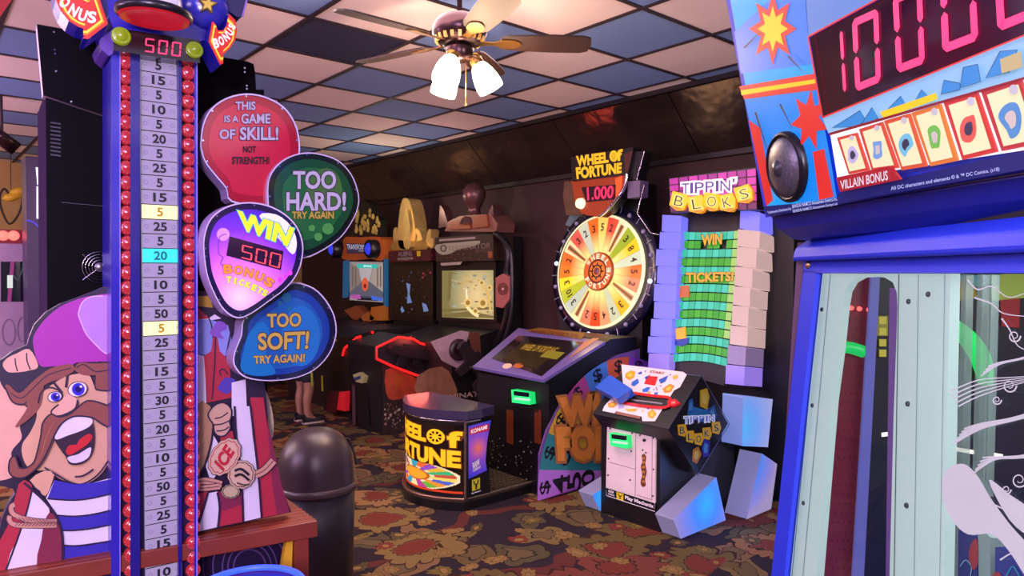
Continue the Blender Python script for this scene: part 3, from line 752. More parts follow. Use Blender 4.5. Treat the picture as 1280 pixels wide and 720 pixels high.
# ---- wooden ledge, post, speaker panel and target ring
plank = M('#7a3022', .45, noise=.3, scale=9); plank2 = M('#96402a', .45, noise=.3, scale=16)
LP = SP.up(.022)
mb = MB()
fr = [LP.hit(-60, 732), LP.hit(397, 651), LP.hit(397, 671), LP.hit(-60, 754)]
mb.hexa(fr, [p - m3 * .32 for p in fr], plank)
for k in range(5):
    a = fr[0] - m3 * (.01 + .03 * k) + ZZ * .0006; b = fr[1] - m3 * (.01 + .03 * k) + ZZ * .0006
    mb.poly([a, b, b - m3 * .012, a - m3 * .012], plank2)
mb.build('wooden_ledge', g, bevel=.003)
mb = MB(); q = [LP.up(-.006).hit(369, 674), LP.up(-.006).hit(386, 672)]
mb.hexa([q[0], q[1], V(q[1].x, q[1].y, 0), V(q[0].x, q[0].y, 0)], [q[0] - m3 * .06, q[1] - m3 * .06, V(q[1].x, q[1].y, 0) - m3 * .06, V(q[0].x, q[0].y, 0) - m3 * .06], plank)
mb.build('ledge_post', g, bevel=.002)
mb = MB(); pp = SP.up(-.10)
c0 = pp.hit(-40, 730); c1 = pp.hit(372, 668); mb.hexa([V(c0.x, c0.y, c0.z), c1, V(c1.x, c1.y, 0), V(c0.x, c0.y, 0)], [c0 - m3 * .4, c1 - m3 * .4, V(c1.x, c1.y, 0) - m3 * .4, V(c0.x, c0.y, 0) - m3 * .4], M('#24143c', .4))
for r in (20, 27, 34, 46, 58): mb.stroke(pp, ell(312, 708, r, r * 1.05, 0, 40), 1.6, M('#6a4a96', .4), .002, True, 0)
mb.build('speaker_panel', g, label='dark purple panel with concentric speaker rings')
mb = MB(); mb.slab(SP.up(.0), [(358, 676), (366, 674), (364, 740), (350, 760), (349, 730)], .02, M('#d8a326', .4))
mb.build('yellow_strip', g)
rc = SP.up(.30).hit(310, 735); mb = MB()
zr = .70
ctr = V(rc.x, rc.y, zr)
mb.tube([ctr + V(.135 * math.cos(2 * PI * k / 48), .135 * math.sin(2 * PI * k / 48), 0) for k in range(48)], .008, E('#2a48ff', 2.2), 8, True)
mb.lathe(ctr, [(0, -.02), (.10, -.02), (.125, -.012), (.145, -.01), (.15, -.03), (.15, -.2), (.14, -zr + .001), (0, -zr + .001)], M('#2c2470', .3, coat=.4), n=48)
mb.lathe(ctr, [(0, .005), (.05, .002), (.09, -.006), (.095, -.02)], M('#a83c3c', .35), n=40)
mb.build('target_ring', g, label='round hammer target with a blue glowing rim')
# ================================================================== TRASH CAN
tc = C((394 - 640) / FPX * 3.3, 3.3)
g = thing('trash_can', 'black domed plastic trash can standing on the carpet beside the wooden ledge', 'trash can', (tc.x, tc.y, 0))
can = M('#2a262c', .42, noise=.12, scale=6); can2 = M('#3a2e34', .36, noise=.12, scale=6)
mb = MB(); mb.lathe((tc.x, tc.y, 0), [(0, 0), (.160, 0), (.165, .01), (.172, .25), (.177, .48), (.16, .48), (0, .47)], can, n=48)
mb.build('bin_body', g)
mb = MB(); mb.lathe((tc.x, tc.y, 0), [(.178, .475), (.187, .478), (.188, .505), (.180, .512)], M('#4a3c40', .35), n=48); mb.build('rim', g)
mb = MB()
prof = [(.181, .508), (.178, .56)]
for k in range(1, 13):
    a = PI / 2 * k / 12; prof.append((.178 * math.cos(a) ** .8 if k < 12 else 0, .56 + .205 * math.sin(a)))
mb.lathe((tc.x, tc.y, 0), prof, can2, n=48)
dm = mb.build('dome_lid', g)
mb = MB(); d = (RT * .55 + FW * .83).normalized(); w = d.cross(ZZ)
fl = [V(tc.x, tc.y, z) + d * r + w * s for z, r, s in ((.56, .180, -.08), (.56, .180, .08), (.69, .150, .06), (.69, .150, -.06))]
mb.extr(fl, d * .012, can); mb.build('flap', dm)

# ================================================================== WHEEL GAME
g = thing('wheel_game', 'wheel spinning game with a lit numbered wheel, slanted console and drum seat', 'arcade machine', (-3.7, 3.6, 0))
cab = M('#0e0c10', .4); XS = -3.33
SPX = PX(XS); FY = PY(3.2)
def on_x(px, py, x=XS): return PX(x).hit(px, py)
# console body
mb = MB()
prof = [(3.2, 0), (3.2, .76), (3.12, .80), (3.82, 1.02), (4.1, 1.02), (4.1, 0)]
mb.extr([V(XS, y, z) for y, z in prof], (-.76, 0, 0), cab)
body = mb.build('console', g, bevel=.006)
TP = Plane((XS, 3.12, .80), (0, -.22, .70))
mb = MB()
top = [(591, 458), (679, 475), (756, 427), (648, 410)]
mb.slab(TP, top, .02, M('#6a5a9c', .3, coat=.5, noise=.25, scale=6), None, .012)
P = TP.up(.012)
z8 = lambda *p: zc(580, 380, 2.77, *p)
mb.fill(P, z8((95, 188), (190, 108), (412, 132), (268, 250)), M('#1c161c', .12, coat=.8), .002)
mb.fill(P, z8((130, 190), (205, 130), (345, 150), (250, 225)), M('#4a3c22', .15, emit=.12), .003)
mb.text(P, 'WHEEL OF FORTUNE', z8((215, 138), (330, 152), (300, 172), (190, 156)), M('#c9a23a', .3, emit=.3), .004, .03)
mb.fill(P, z8((290, 160), (350, 168), (320, 192), (262, 182)), M('#b8b03a', .3, emit=.12), .004)
mb.fill(P, z8((208, 92), (260, 82), (418, 100), (408, 122)), M('#b8743a', .3, emit=.1), .003)
mb.text(P, 'WHEEL OF FORTUNE', z8((235, 90), (395, 103), (395, 117), (222, 98)), M('#5a2a1a', .4), .004, .03)
mb.fill(P, ell(634, 457.5, 6, 3.2, -10), M('#d8b49a', .4), .003); mb.fill(P, ell(648, 457, 6.5, 3.2, -8), M('#a85a2a', .4), .003)
mb.fill(P, z8((418, 130), (448, 118), (470, 118), (360, 190)), M('#b06a5a', .3, coat=.4), .002)
mb.build('screen_panel', g, label='slanted purple panel with a dark touch screen')
# front face details
for x in (633, 668):
    mb = MB(); mb.slab(FY, [(x, 512), (x + 8, 513), (x + 8, 556), (x, 553)], .006, M('#8a3a1c', .4, emit=.08), None, .004); mb.build('amber_strip', g)
mb = MB(); mb.slab(FY, [(628, 505), (673, 512), (673, 516), (628, 509)], .006, BLACK, None, .004); mb.build('reader_shelf', g)
mb = MB()
for k in range(50):
    x = random.uniform(608, 672); y = random.uniform(548, 606); r = random.uniform(.4, 1.1); mb.fill(FY, ell(x, y, r, r, 0, 6), M('#8a8078', .5), .004)
fo_ = mb.build('front_speckles', g); fo_['kind'] = 'stuff'
def reader(root, P, quad, name='card_reader'):
    mb = MB(); tl, tr, br, bl = quad
    mb.slab(P, quad, .05, E('#2cff84', .9), E('#18e070', .8), .05)
    q = lerp2(quad, .12, .9); (a, b, c, d) = q
    mid = lambda p, r, t: (p[0] + (r[0] - p[0]) * t, p[1] + (r[1] - p[1]) * t)
    mb.slab(P, [mid(a, d, .08), mid(b, c, .04), mid(b, c, .38), mid(a, d, .42)], .02, M('#0c1020', .2), None, .062)
    mb.slab(P, [mid(a, d, .62), mid(b, c, .58), mid(b, c, .7), mid(a, d, .74)], .02, M('#d8ffe8', .3, emit=.5), None, .07)
    return mb.build(name, root, bevel=.006, label='glowing green card reader')
reader(g, FY, [(639, 487), (662, 491), (663, 506), (640, 503)])
# painted side with a big wedge circle
mb = MB()
arc = z8((258, 656), (257, 600), (262, 520), (285, 440), (330, 350), (400, 270), (460, 215), (530, 175))
arcp = [(px, py) for px, py in arc]
rear = SPX.hit(771, 443)
out = [SPX.hit(*p) for p in sm(arcp, 4, False)]
hubp = (800, 548)
wed = ['#8a5ac8', '#b868c8', '#a24ab0', '#3a8a90', '#c8a83a', '#b85a9a', '#4a7ac8', '#c85a4a', '#7a3a9a', '#b88a3a', '#5a6ac0', '#a04a8a']
edges = [(673, 636), (673, 600), (674, 567), (683, 537), (699, 506), (716, 485), (733, 468), (752, 453), (772, 442)]
Pn = SPX.up(.004)
mb.extr([SPX.up(.008).hit(*p) for p in ((673, 622), (674, 568), (683, 538), (699, 507), (724, 478), (746, 459), (771, 444), (800, 436), (800, 590))], (-.01, 0, 0), M('#6a4a8a', .35))
labels = ['$600', '$450', '$6', '$5', '$50', '$300', '$550', '$8', '$5']
angs = [184, 168.5, 147, 125, 108, 90, 70]
R_ = 131
def pol(a, r): # ellipse in the picture of a circle on the side face
    return None
cw = V(XS, 3.92, .054); rw = .828
def wp(a, r, d): return V(XS + d, cw.y - math.cos(math.radians(a)) * r, cw.z + math.sin(math.radians(a)) * r)
k = 0
a0 = -40
cols = ['#6a4aa8', '#9a4ab0', '#b070d0', '#2f8088', '#c8a030', '#b04a90', '#4a80d0', '#c85838', '#7038a0', '#b08828', '#a83860', '#4a60b8']
tx = ['$250', '$600', '$450', '$6', '$5', '$60', '$50', '$8', '$5', '$7', '$900', '$300']
for i in range(12):
    a, b = a0 + i * 17, a0 + (i + 1) * 17
    pts = [wp(a + (b - a) * j / 5, rw, .010) for j in range(6)] + [wp(b, rw * .18, .010), wp(a, rw * .18, .010)]
    pts = [V(p.x, p.y, max(.012, p.z)) for p in pts]
    mb.poly(pts, M(cols[i], .35, noise=.12))
    am = (a + b) / 2
    n = len(tx[i])
    for j, ch in enumerate(tx[i]):
        r = rw * (.92 - .165 * j)
        if wp(am, r, 0).z < .05: continue
        hh = rw * .072
        def fn(x, y, d, am=am, r=r): # letters stand with their heads outwards
            c0 = wp(am, r, .012); t = math.radians(am)
            ur = V(0, -math.cos(t), math.sin(t)); ut = V(0, math.sin(t), math.cos(t))
            return c0 + ur * y + ut * x
        s_ = .75 if ch == '$' else 1.0
        mb.text(fn, ch, [(-hh * s_, hh * 1.15 * s_), (hh * s_, hh * 1.15 * s_), (hh * s_, -hh * 1.15 * s_), (-hh * s_, -hh * 1.15 * s_)], INK, 0, .02)
sd = mb.build('side_panel', g, label='side panel painted with coloured money wedges')
mb = MB()
P = SPX.up(.018)
for t, q in (('WHEEL', ((701, 499), (822, 486), (822, 527), (703, 532))), ('FORTUNE', ((697, 536), (862, 528), (862, 572), (699, 574)))):
    mb.text(P, t, q, M('#d8863a', .4, noise=.3, scale=10), .002, .07, M('#a8683c', .4), .14)
mb.build('side_lettering', sd)
# rear tower and wheel
WP = PY(4.30, .115, 1.45)
mb = MB()
tw = [WP.up(-.06).hit(*p) for p in ((716, 262), (790, 262), (800, 300), (812, 345), (800, 440), (700, 440), (694, 345), (704, 300))]
mb.extr(tw, (0, .12, 0), M('#12101c', .4))
mb.box((-4.1, 4.28, 0), (-3.42, 4.55, 1.3), cab)
mb.box((-4.0, 4.36, 1.3), (-3.52, 4.58, 2.2), cab)
mb.build('wheel_tower', g, bevel=.005)
wc = WP.hit(752, 340); RW = .455
ex = V(1, 0, 0); ez = V(0, .115, .9934); en = WP.no
def wq(r, a, d=0): # a in degrees clockwise from the top
    t = math.radians(a); return wc + ex * math.sin(t) * r + ez * math.cos(t) * r + en * d
mb = MB()
ringm = M('#14122a', .25, coat=.4)
mb.lathe(wc, [(RW * .99, .02), (RW * 1.0, .03), (RW * 1.24, .0), (RW * 1.26, -.03), (RW * .9, -.04)], ringm, en, 60)
mb.lathe(wc, [(RW * .985, .045), (RW * 1.02, .045), (RW * 1.03, .03), (RW * 1.03, .0)], E('#fff2c0', .9), en, 60)
rg = mb.build('wheel_rim', g, label='dark rim with white bulbs around the wheel')
for k in range(16):
    a = k * 22.5 + 8; lit = k in (3, 4, 8, 12)
    mb = MB(); p = wq(RW * 1.14, a, .015)
    bm_ = E('#cfe8ff', 3.0) if k in (4, 8, 12) else M('#8e86a6', .3)
    mb.lathe(p, [(.018, 0), (.018, .008), (.012, .018), (0, .021)], bm_, en, 14); mb.build('bulb', rg)
    mb = MB(); mb.tube([wq(RW * 1.06, a + 11, .012), wq(RW * 1.22, a + 11, .02)], .0045, M('#9a96b8', .3, .6), 6); mb.build('peg', rg)
segs = [('5', '#f3cf62'), ('2', '#e2503a'), ('|', '#f0dfae'), ('3', '#9aae2a'), ('8', '#f2c81c'), ('4', '#c9d6b6'), ('5', '#ef6a1e'), ('2', '#ef7f5e'), ('|', '#efd9a4'), ('3', '#f2b41c'),
        ('2', '#bcc8a4'), ('4', '#f09a6a'), ('5', '#e84a1e'), ('2', '#f0805e'), ('|', '#efdca0'), ('3', '#bac6b0'), ('10', '#b4bc2a'), ('3', '#f4d822'), ('5', '#f0781e'), ('2', '#ec6a24'),
        ('|', '#f0d8a2'), ('3', '#e2564a'), ('2', '#c2c8b0'), ('3', '#ee6a20')]
mb = MB(); n = len(segs); st = 360 / n
for i, (t, h) in enumerate(segs):
    a0 = (i - .5) * st
    mt = radial('wheel_wedge_%d' % i, tuple(wc), RW, [(0, '#ffe9a0'), (.42, '#ffdf8a' if h[1] in 'ef' else h), (.75, h), (1, h)], .85)
    mb.poly([wq(RW, a0 + st * j / 4, .03) for j in range(5)] + [wq(.15, a0 + st, .03), wq(.15, a0, .03)], mt)
    mb.tube([wq(.15, a0, .031), wq(RW, a0, .031)], .0012, M('#c8902a', .4), 5)
    am = a0 + st / 2
    def fn(x, y, d, am=am):
        return wq(.365, am, .034) + (ex * math.cos(math.radians(am)) - ez * math.sin(math.radians(am))) * x + (ex * math.sin(math.radians(am)) + ez * math.cos(math.radians(am))) * y
    if t == '|':
        for q, w in ((-.018, .004), (.018, .004), (0, .012)):
            mb.poly([fn(q - w, .06, 0), fn(q + w, .06, 0), fn(q * .5 + w * .5, -.18, 0), fn(q * .5 - w * .5, -.18, 0)], M('#7a5020', .4) if q == 0 else M('#b8542a', .4))
    else:
        w = .017 if len(t) == 1 else .03
        mb.text(fn, t, [(-w, .032), (w, .032), (w, -.032), (-w, -.032)], M('#3a1a10', .5), 0, .02)
mb.build('wheel', g, label='lit wheel of coloured number wedges')
mb = MB()
mb.lathe(wc, [(.158, .03), (.158, .045), (.150, .05)], M('#8a3a14', .3), en, 40)
mb.lathe(wc, [(.150, .05), (0, .052)], E('#d8601e', .75), en, 40)
mb.lathe(wc, [(.10, .053), (.092, .054), (.085, .054)], M('#5a1e0c', .4), en, 40)
mb.lathe(wc, [(.075, .054), (0, .058)], E('#e07a28', .8), en, 32)
mb.lathe(wc, [(.055, .06), (.042, .061)], M('#38160c', .4), en, 28); mb.lathe(wc, [(.03, .062), (.016, .066), (0, .068)], M('#6a3a4a', .3), en, 20)
for k in range(8): mb.tube([wq(.042, k * 45, .06), wq(.07, k * 45, .06)], .006, M('#38160c', .4), 6)
for s_, start, step in (('WHEEL', -55, 27), ('FORTUNE', -125, -25)):
    for j, ch in enumerate(s_):
        a = start + step * j; inv = s_ == 'FORTUNE'
        def fn(x, y, d, a=a, inv=inv):
            t = math.radians(a); rd = ex * math.sin(t) + ez * math.cos(t); tg = ex * math.cos(t) - ez * math.sin(t)
            if inv: rd, tg2 = -rd, -tg
            return wq(.122, a, .056) + (tg2 if inv else tg) * x + rd * y
        mb.text(fn, ch, [(-.017, .02), (.017, .02), (.017, -.02), (-.017, -.02)], E('#f0e0c0', .8), 0, .05)
mb.build('wheel_hub', g)
# marquee over the wheel
HPn = PY(4.16, .0, 2.0); z4 = lambda *p: zc(660, 160, 4.5, *p)
mb = MB()
mb.slab(HPn, z4((240, 165), (592, 108), (562, 262), (250, 300)), .10, M('#15110f', .4), cab, .02)
mb.fill(HPn.up(.02), z4((540, 150), (590, 125), (565, 240), (548, 250)), M('#4a2018', .4), .002)
mb.slab(HPn, z4((244, 298), (556, 258), (535, 340), (500, 400), (440, 470), (390, 500), (330, 490), (300, 480), (262, 410)), .12, M('#c8481a', .35, emit=.3), cab)
mb.fill(HPn, z4((490, 285), (530, 268), (528, 330), (495, 400)), E('#ff5a1a', .9), .002)
mb.slab(HPn, z4((205, 300), (246, 300), (264, 400), (310, 490), (215, 490), (196, 380)), .08, M('#5a3c26', .5, noise=.5, scale=20), cab, -.02)
mb.slab(HPn, z4((210, 545), (240, 480), (330, 470), (500, 470), (560, 480), (570, 560), (520, 600), (400, 560), (280, 570)), .05, M('#5e7a80', .4, noise=.4, scale=20), cab, -.25)
mb.slab(HPn, z4((470, 400), (600, 360), (570, 470), (450, 480)), .05, M('#8a5a3a', .4, noise=.5, scale=25), cab, -.22)
for q in ((300, 330), (392, 480)): pass
mq = mb.build('marquee', g)
mb = MB()
gl = E('#f6b81e', .95)
P = HPn.up(.022)
mb.text(P, 'WHEEL', z4((272, 160), (450, 136), (452, 192), (276, 216)), gl, .003, .05, M('#4a3010', .4), .09)
mb.text(P, 'f', z4((498, 126), (530, 120), (526, 180), (502, 184)), gl, .003, .05)
mb.text(P, 'FORTUNE', z4((270, 224), (526, 196), (524, 252), (276, 286)), gl, .003, .05, M('#4a3010', .4), .09)
mb.stroke(P, z4(*ell(482, 158, 17, 25, 0, 20)), 3, gl, .004, True, 0)
for k in range(4): 
    a = k * PI / 4; mb.stroke(P, z4((482 - 15 * math.cos(a), 158 - 22 * math.sin(a)), (482 + 15 * math.cos(a), 158 + 22 * math.sin(a))), 1, gl, .004, smooth=0)
mb.build('marquee_lettering', mq, label='gold marquee lettering')
mb = MB(); mb.slab(HPn, z4((300, 334), (490, 318), (482, 402), (328, 416)), .02, M('#2a0814', .3), None, .012)
P = HPn.up(.014)
mb.text(P, '1.000', z4((330, 334), (484, 322), (478, 394), (334, 408)), E('#ff2a5a', 1.2), .002, .02)
mb.build('score_display', mq, label='red glowing display reading 1.000')
mb = MB(); tp = [HPn.up(.03).hit(*p) for p in sm(z4((556, 258), (550, 310), (530, 360), (490, 410), (440, 470), (405, 498)), 3, False)]
mb.tube(tp, .013, CHROME); mb.build('chrome_tube', mq)
mb = MB(); mb.slab(HPn, z4((600, 132), (655, 130), (612, 292), (570, 290)), .1, cab, None, -.01)
mb.slab(HPn, z4((562, 300), (630, 294), (628, 388), (560, 396)), .1, M('#6a5a7a', .4), None, -.01)
mb.tube([HPn.hit(*p) for p in z4((655, 130), (612, 292))], .005, CHROME, 6)
mb.tube([HPn.hit(*p) for p in z4((655, 316), (614, 480), (690, 590), (740, 600))], .004, CHROME, 6)
mb.build('side_bracket', mq)
mb = MB(); mb.lathe(HPn.hit(*z4((300, 425))[0]), [(.045, 0), (.04, .03), (.02, .045), (0, .05)], E('#ffe6c0', 1.3), (0, -1, 0), 20); mb.build('marquee_lamp', mq)
# footplate and drum seat
mb = MB(); x0, x1 = -4.22, -3.50
fpm = M('#54463a', .4, .6, noise=.15)
bx = []
for j in range(13):
    s_ = j / 12; bx.append((x1 + (x0 - x1) * s_, 2.66 - .17 * math.sin(PI * min(1, s_ * 1.02)) ** .85 + .02 * s_))
base = [V(x, y - .03, .075) for x, y in bx] + [V(x0, 3.2, .075), V(x1, 3.2, .075)]
mb.extr(base, (0, 0, -.02), fpm); mb.extr([p - ZZ * .02 for p in base], (0, 0, -.053), BLACK)
mb.tube([p for p in base[:13]], .008, M('#9a7a66', .3, .8), 8)
for k in range(15):
    x = x1 - .03 - k * .047; mb.box((x, 2.9, .075), (x - .008, 3.19, .083), M('#8a7a60', .35, .8))
for k in range(9):
    y = 2.9 + k * .035; mb.box((x0 + .03, y, .075), (x1 - .03, y + .007, .083), M('#8a7a60', .35, .8))
mb.tube([V(x1, 2.66, .075), V(x1, 3.2, .075)], .008, M('#9a8a7a', .3, .8), 8)
mb.build('footplate', g)
seat = MB(); H0, H1 = .095, .555
def dp(s_, h, d=0):
    s_ = max(0, min(1, s_)); i = min(11, int(s_ * 12)); f = s_ * 12 - i
    a, b = bx[i], bx[i + 1]; t = V(b[0] - a[0], b[1] - a[1], 0).normalized(); nn = V(-t.y, t.x, 0)
    if nn.y > 0: nn = -nn
    return V(a[0] + (b[0] - a[0]) * f, a[1] + (b[1] - a[1]) * f, H0 + (H1 - H0) * h) + nn * d
ptsb = [dp(j / 24, 0) for j in range(25)]
yb = 2.88
ring = ptsb + [V(x0, yb, H0), V(x1 - .06, yb, H0), V(x1 - .03, yb - .07, H0), V(x1, yb - .14, H0)]
seat.extr([V(p.x, p.y, .075) for p in ring], (0, 0, .49), cab)
so = seat.build('seat_drum', g)
mb = MB()
def grid_(s0, s1, h0, h1, m, d, n=48):
    for j in range(n):
        a, b = s0 + (s1 - s0) * j / n, s0 + (s1 - s0) * (j + 1) / n
        mb.poly([dp(a, h0, d), dp(b, h0, d), dp(b, h1, d), dp(a, h1, d)], m)
# s runs from the right corner (0) to the left end (1)
grid_(.03, .97, .02, .97, M('#140c08', .25, coat=.5), .004)
fn = lambda x, y, d: dp(1 - x, y, d)
for t, q, w in (('WHEEL', ((.03, .93), (.66, .90), (.66, .70), (.03, .72)), .05), ('FORTUNE', ((.05, .67), (.95, .60), (.95, .38), (.05, .45)), .05), ('f', ((.86, .87), (.96, .87), (.95, .66), (.87, .66)), .05)):
    mb.text(fn, t, q, E('#ffb818', 1.0), .008, w, E('#7a3a08', .5), .09)
for r0, r1 in ((.085, .06), (.03, 0)):
    for k in range(16):
        a, b = 2 * PI * k / 16, 2 * PI * (k + 1) / 16
        mb.add([fn(.755 + math.cos(t) * r, .785 + math.sin(t) * r * 1.25, .008) for t, r in ((a, r0), (b, r0), (b, r1), (a, r1))], [(0, 1, 2, 3)], E('#ffb818', 1.0))
for k in range(8):
    a = k * PI / 4; mb.add([fn(.755 + math.cos(t) * r, .785 + math.sin(t) * r * 1.25, .0085) for t, r in ((a - .12, .06), (a + .12, .06), (a + .2, .03), (a - .2, .03))], [(0, 1, 2, 3)], E('#ffb818', 1.0))
fl = ['#3ab070', '#e0b030', '#8a4ab8', '#e86a2a', '#30a0b8', '#f0e0a0', '#b83a8a', '#6ab03a', '#e8902a', '#4a60c0', '#e8d060', '#c04a3a']
for i in range(120):
    for j in range(40):
        xa, xb_ = .05 + .9 * i / 120, .05 + .9 * (i + 1) / 120; ya, yb_ = .05 + .34 * j / 40, .05 + .34 * (j + 1) / 40
        mx_, my_ = (xa + xb_) / 2 - .5, ((ya + yb_) / 2 - .22) / .42
        rr = math.hypot(mx_, my_)
        if rr > .46: continue
        sec = int((math.atan2(my_, mx_) + PI) / (2 * PI) * 22)
        m = E('#ff9a24', .95) if rr < .17 else E('#b8581c', .8) if rr < .20 else E('#f2e2b0', .75) if rr > .43 or (sec % 2 and rr < .25) else E(fl[sec % 12], .8)
        mb.add([fn(x, y, .006) for x, y in ((xa, ya), (xb_, ya), (xb_, yb_), (xa, yb_))], [(0, 1, 2, 3)], m)
grid_(.03, .97, .02, .05, E('#d8401a', .7), .007)
mb.build('bright_panel', so, label='curved backlit panel with gold lettering')
mb = MB(); P = PX(x1 + .004)
zs = lambda *p: zc(400, 460, 3.6, *p)
mb.fill(P, zs((668, 262), (770, 234), (752, 330), (745, 420), (768, 560), (668, 600)), radial('seat_side_glow', tuple(P.hit(598, 560)), .30, [(0, '#e86a4a'), (.25, '#8a4ac0'), (.6, '#3a3ac8'), (1, '#1c1a6a')], .6), .001)
mb.fill(P, zs((668, 500), (752, 460), (768, 560), (668, 600)), BLACK, .002)
mb.fill(P, zs((672, 274), (760, 250), (760, 282), (672, 302)), E('#b01838', .7), .002)
mb.text(P, 'KONAMI', zs((680, 278), (752, 256), (752, 274), (680, 296)), E('#f0d8e0', .8), .003, .03)
mb.text(P, 'RAW', zs((686, 428), (716, 408), (720, 434), (690, 456)), WHITE, .003, .05, INK, .1)
mb.text(P, 'THRILLS', zs((688, 458), (722, 438), (722, 448), (688, 470)), WHITE, .003, .04)
mb.fill(P, zs((684, 504), (720, 492), (720, 542), (684, 556)), M('#e0c828', .4, emit=.25), .003)
mb.stroke(P, zs((692, 508), (696, 524), (710, 520), (712, 502)), 1.6, INK, .004, smooth=0); mb.stroke(P, zs((703, 522), (703, 546)), 2.2, INK, .004, smooth=0)
mb.text(P, 'Play Mechanix', zs((682, 562), (724, 548), (724, 556), (682, 570)), WHITE, .003, .03)
mb.build('side_art', so, label='blue side panel of the seat with maker logos')
mb = MB(); mb.tube([V(x1, 2.64, .08), V(x1, 2.64, .56)], .009, CHROME, 8)
mb.tube([dp(j / 20, 1.0, .004) + ZZ * .008 for j in range(21)], .009, CHROME, 8)
mb.tube([V(x1, 2.64, .562), V(x1, 2.76, .562)], .009, CHROME, 8)
mb.build('chrome_trim', so)
mb = MB(); cu = [dp(j / 20, 1.0, .025) for j in range(21)] + [V(x0 - .01, yb, H1), V(x1 - .02, yb + .02, H1), V(x1 + .02, yb - .12, H1)]
mb.extr([V(p.x, p.y, .575) for p in cu], (0, 0, .055), M('#2c2444', .38, coat=.3))
mb.build('cushion', so, bevel=.018, seg=3)
# ================================================================== FALLING BLOCK GAME
g = thing('block_stacking_game', 'ticket game with stacked lit cube pillars, green block grid and diamond-sided console', 'arcade machine', (-2.65, 3.7, 0))
TPl = PY(4.15, .145, 1.5)
cubeB = M('#7a78ff', .35, emit=.85); cubeV = M('#9a80e8', .35, emit=.7); cubeW = M('#dfbcb6', .4, emit=.6)
mb = MB(); tb = M('#0d0b11', .45)
mb.box((-3.06, 4.30, 0), (-2.22, 4.66, 2.2), tb); mb.build('tower', g, bevel=.006)
def block(pl, q, th, m, dd, b=.012):
    mb = MB(); mb.slab(pl, q, th, m, None, dd); return mb.build('pillar_cube', g, bevel=b)
tops = [268, 289.5, 311, 332.5, 354.5, 376.5, 398, 420, 441, 462]
xl = [(828, 852), (825, 851), (820.5, 847.5), (822, 847), (818, 846), (818, 845), (814, 840), (810.5, 840), (811, 837)]
for i in range(9):
    a, b = xl[i]; y0, y1 = tops[i] + .6, tops[i + 1] - .4
    block(TPl, [(a, y0), (b, y0 + 1), (b - 1, y1 + 1), (a - 1, y1)], .15, cubeB if i < 8 else cubeV, .06)
topr = [262, 286, 308, 332.5, 357, 381, 406, 430.5, 455, 480]
xr = [(925.5, 950), (922.6, 950), (921.5, 946), (919, 941), (917, 938), (915.5, 936), (913, 935), (910, 932.5), (907.5, 931)]
for i in range(9):
    a, b = xr[i]; y0, y1 = topr[i] + .6, topr[i + 1] - .4
    m = cubeB if i == 0 else cubeV if i > 7 else M('#b79cd0', .4, emit=.25) if i == 7 else cubeW
    block(TPl, [(a, y0), (b, y0 + 2.5), (b - 1, y1 + 2.5), (a - 1, y1)], .22, m, .06)
mb = MB(); mb.slab(TPl, [(852, 262), (926, 262), (908, 482), (836, 462)], .03, M('#14101a', .5), None, -.02)
mb.slab(TPl, [(842, 446), (910, 440), (905, 482), (836, 464)], .02, M('#221c24', .5), None, -.01)
bd = mb.build('board', g)
ga = [M('#2bb894', .4, emit=.8), M('#38c9ae', .4, emit=.8)]; gb = [M('#2da01c', .4, emit=.75), M('#3fae24', .4, emit=.75)]
mb = MB(); nr = 15; nc = 9
def bq(a, b): # a across, b down, rows sagging like the curved board
    y = 289 + 10.95 * 15 * b + (math.sin(PI * a) * -2.5 + a * 3.2) * (b - .25) * 2.2
    xa = 853.5 - 14.5 * b; xb = 925 - 17 * b
    return (xa + (xb - xa) * a, y)
Pb = TPl.up(.004)
for r in range(nr):
    for c_ in range(nc):
        if (r, c_) in ((1, 3), (1, 6), (12, 0), (12, 1)): continue
        a0, a1 = (c_ + .07) / nc, (c_ + .95) / nc; b0, b1 = (r + .08) / nr, (r + .94) / nr
        m = ga[c_ % 2] if r % 2 == 0 else gb[c_ % 2]
        if c_ == nc - 1 and r < 12: m = M('#9ccb6a', .4, emit=.8)
        mb.slab(Pb, [bq(a0, b0), bq(a1, b0), bq(a1, b1), bq(a0, b1)], .008, m, None, .008)
gp = mb.build('grid_panel', g, label='grid of small green and teal lit squares')
og = M('#eea020', .35, emit=.95)
mb = MB()
for q, m in (([(849, 358), (860.5, 356.5), (861, 371), (849, 372)], M('#e0763a', .4, emit=.5)), ([(844.5, 411), (856, 408.5), (857, 423.5), (845, 426)], og), ([(840, 424), (850, 424), (860.5, 422), (860, 429), (852, 433), (840, 431)], M('#2a4ac0', .4, emit=.4))):
    mb = MB(); mb.slab(Pb, q, .012, m, None, .02); mb.build('falling_block', gp, label='small bright square on the grid')
mb = MB()
mb.text(Pb, 'WIN', [(877, 294), (902.5, 292), (902, 305), (877.5, 307)], og, .024, .03, M('#7a5a10', .4), .07)
mb.build('grid_lettering', gp, label='orange word WIN'); mb = MB()
mb.text(Pb, 'TICKETS!', [(857.5, 341), (917, 340), (916.5, 351), (858, 353)], og, .024, .03, M('#7a5a10', .4), .07)
mb.build('grid_lettering', gp, label='orange word TICKETS!')
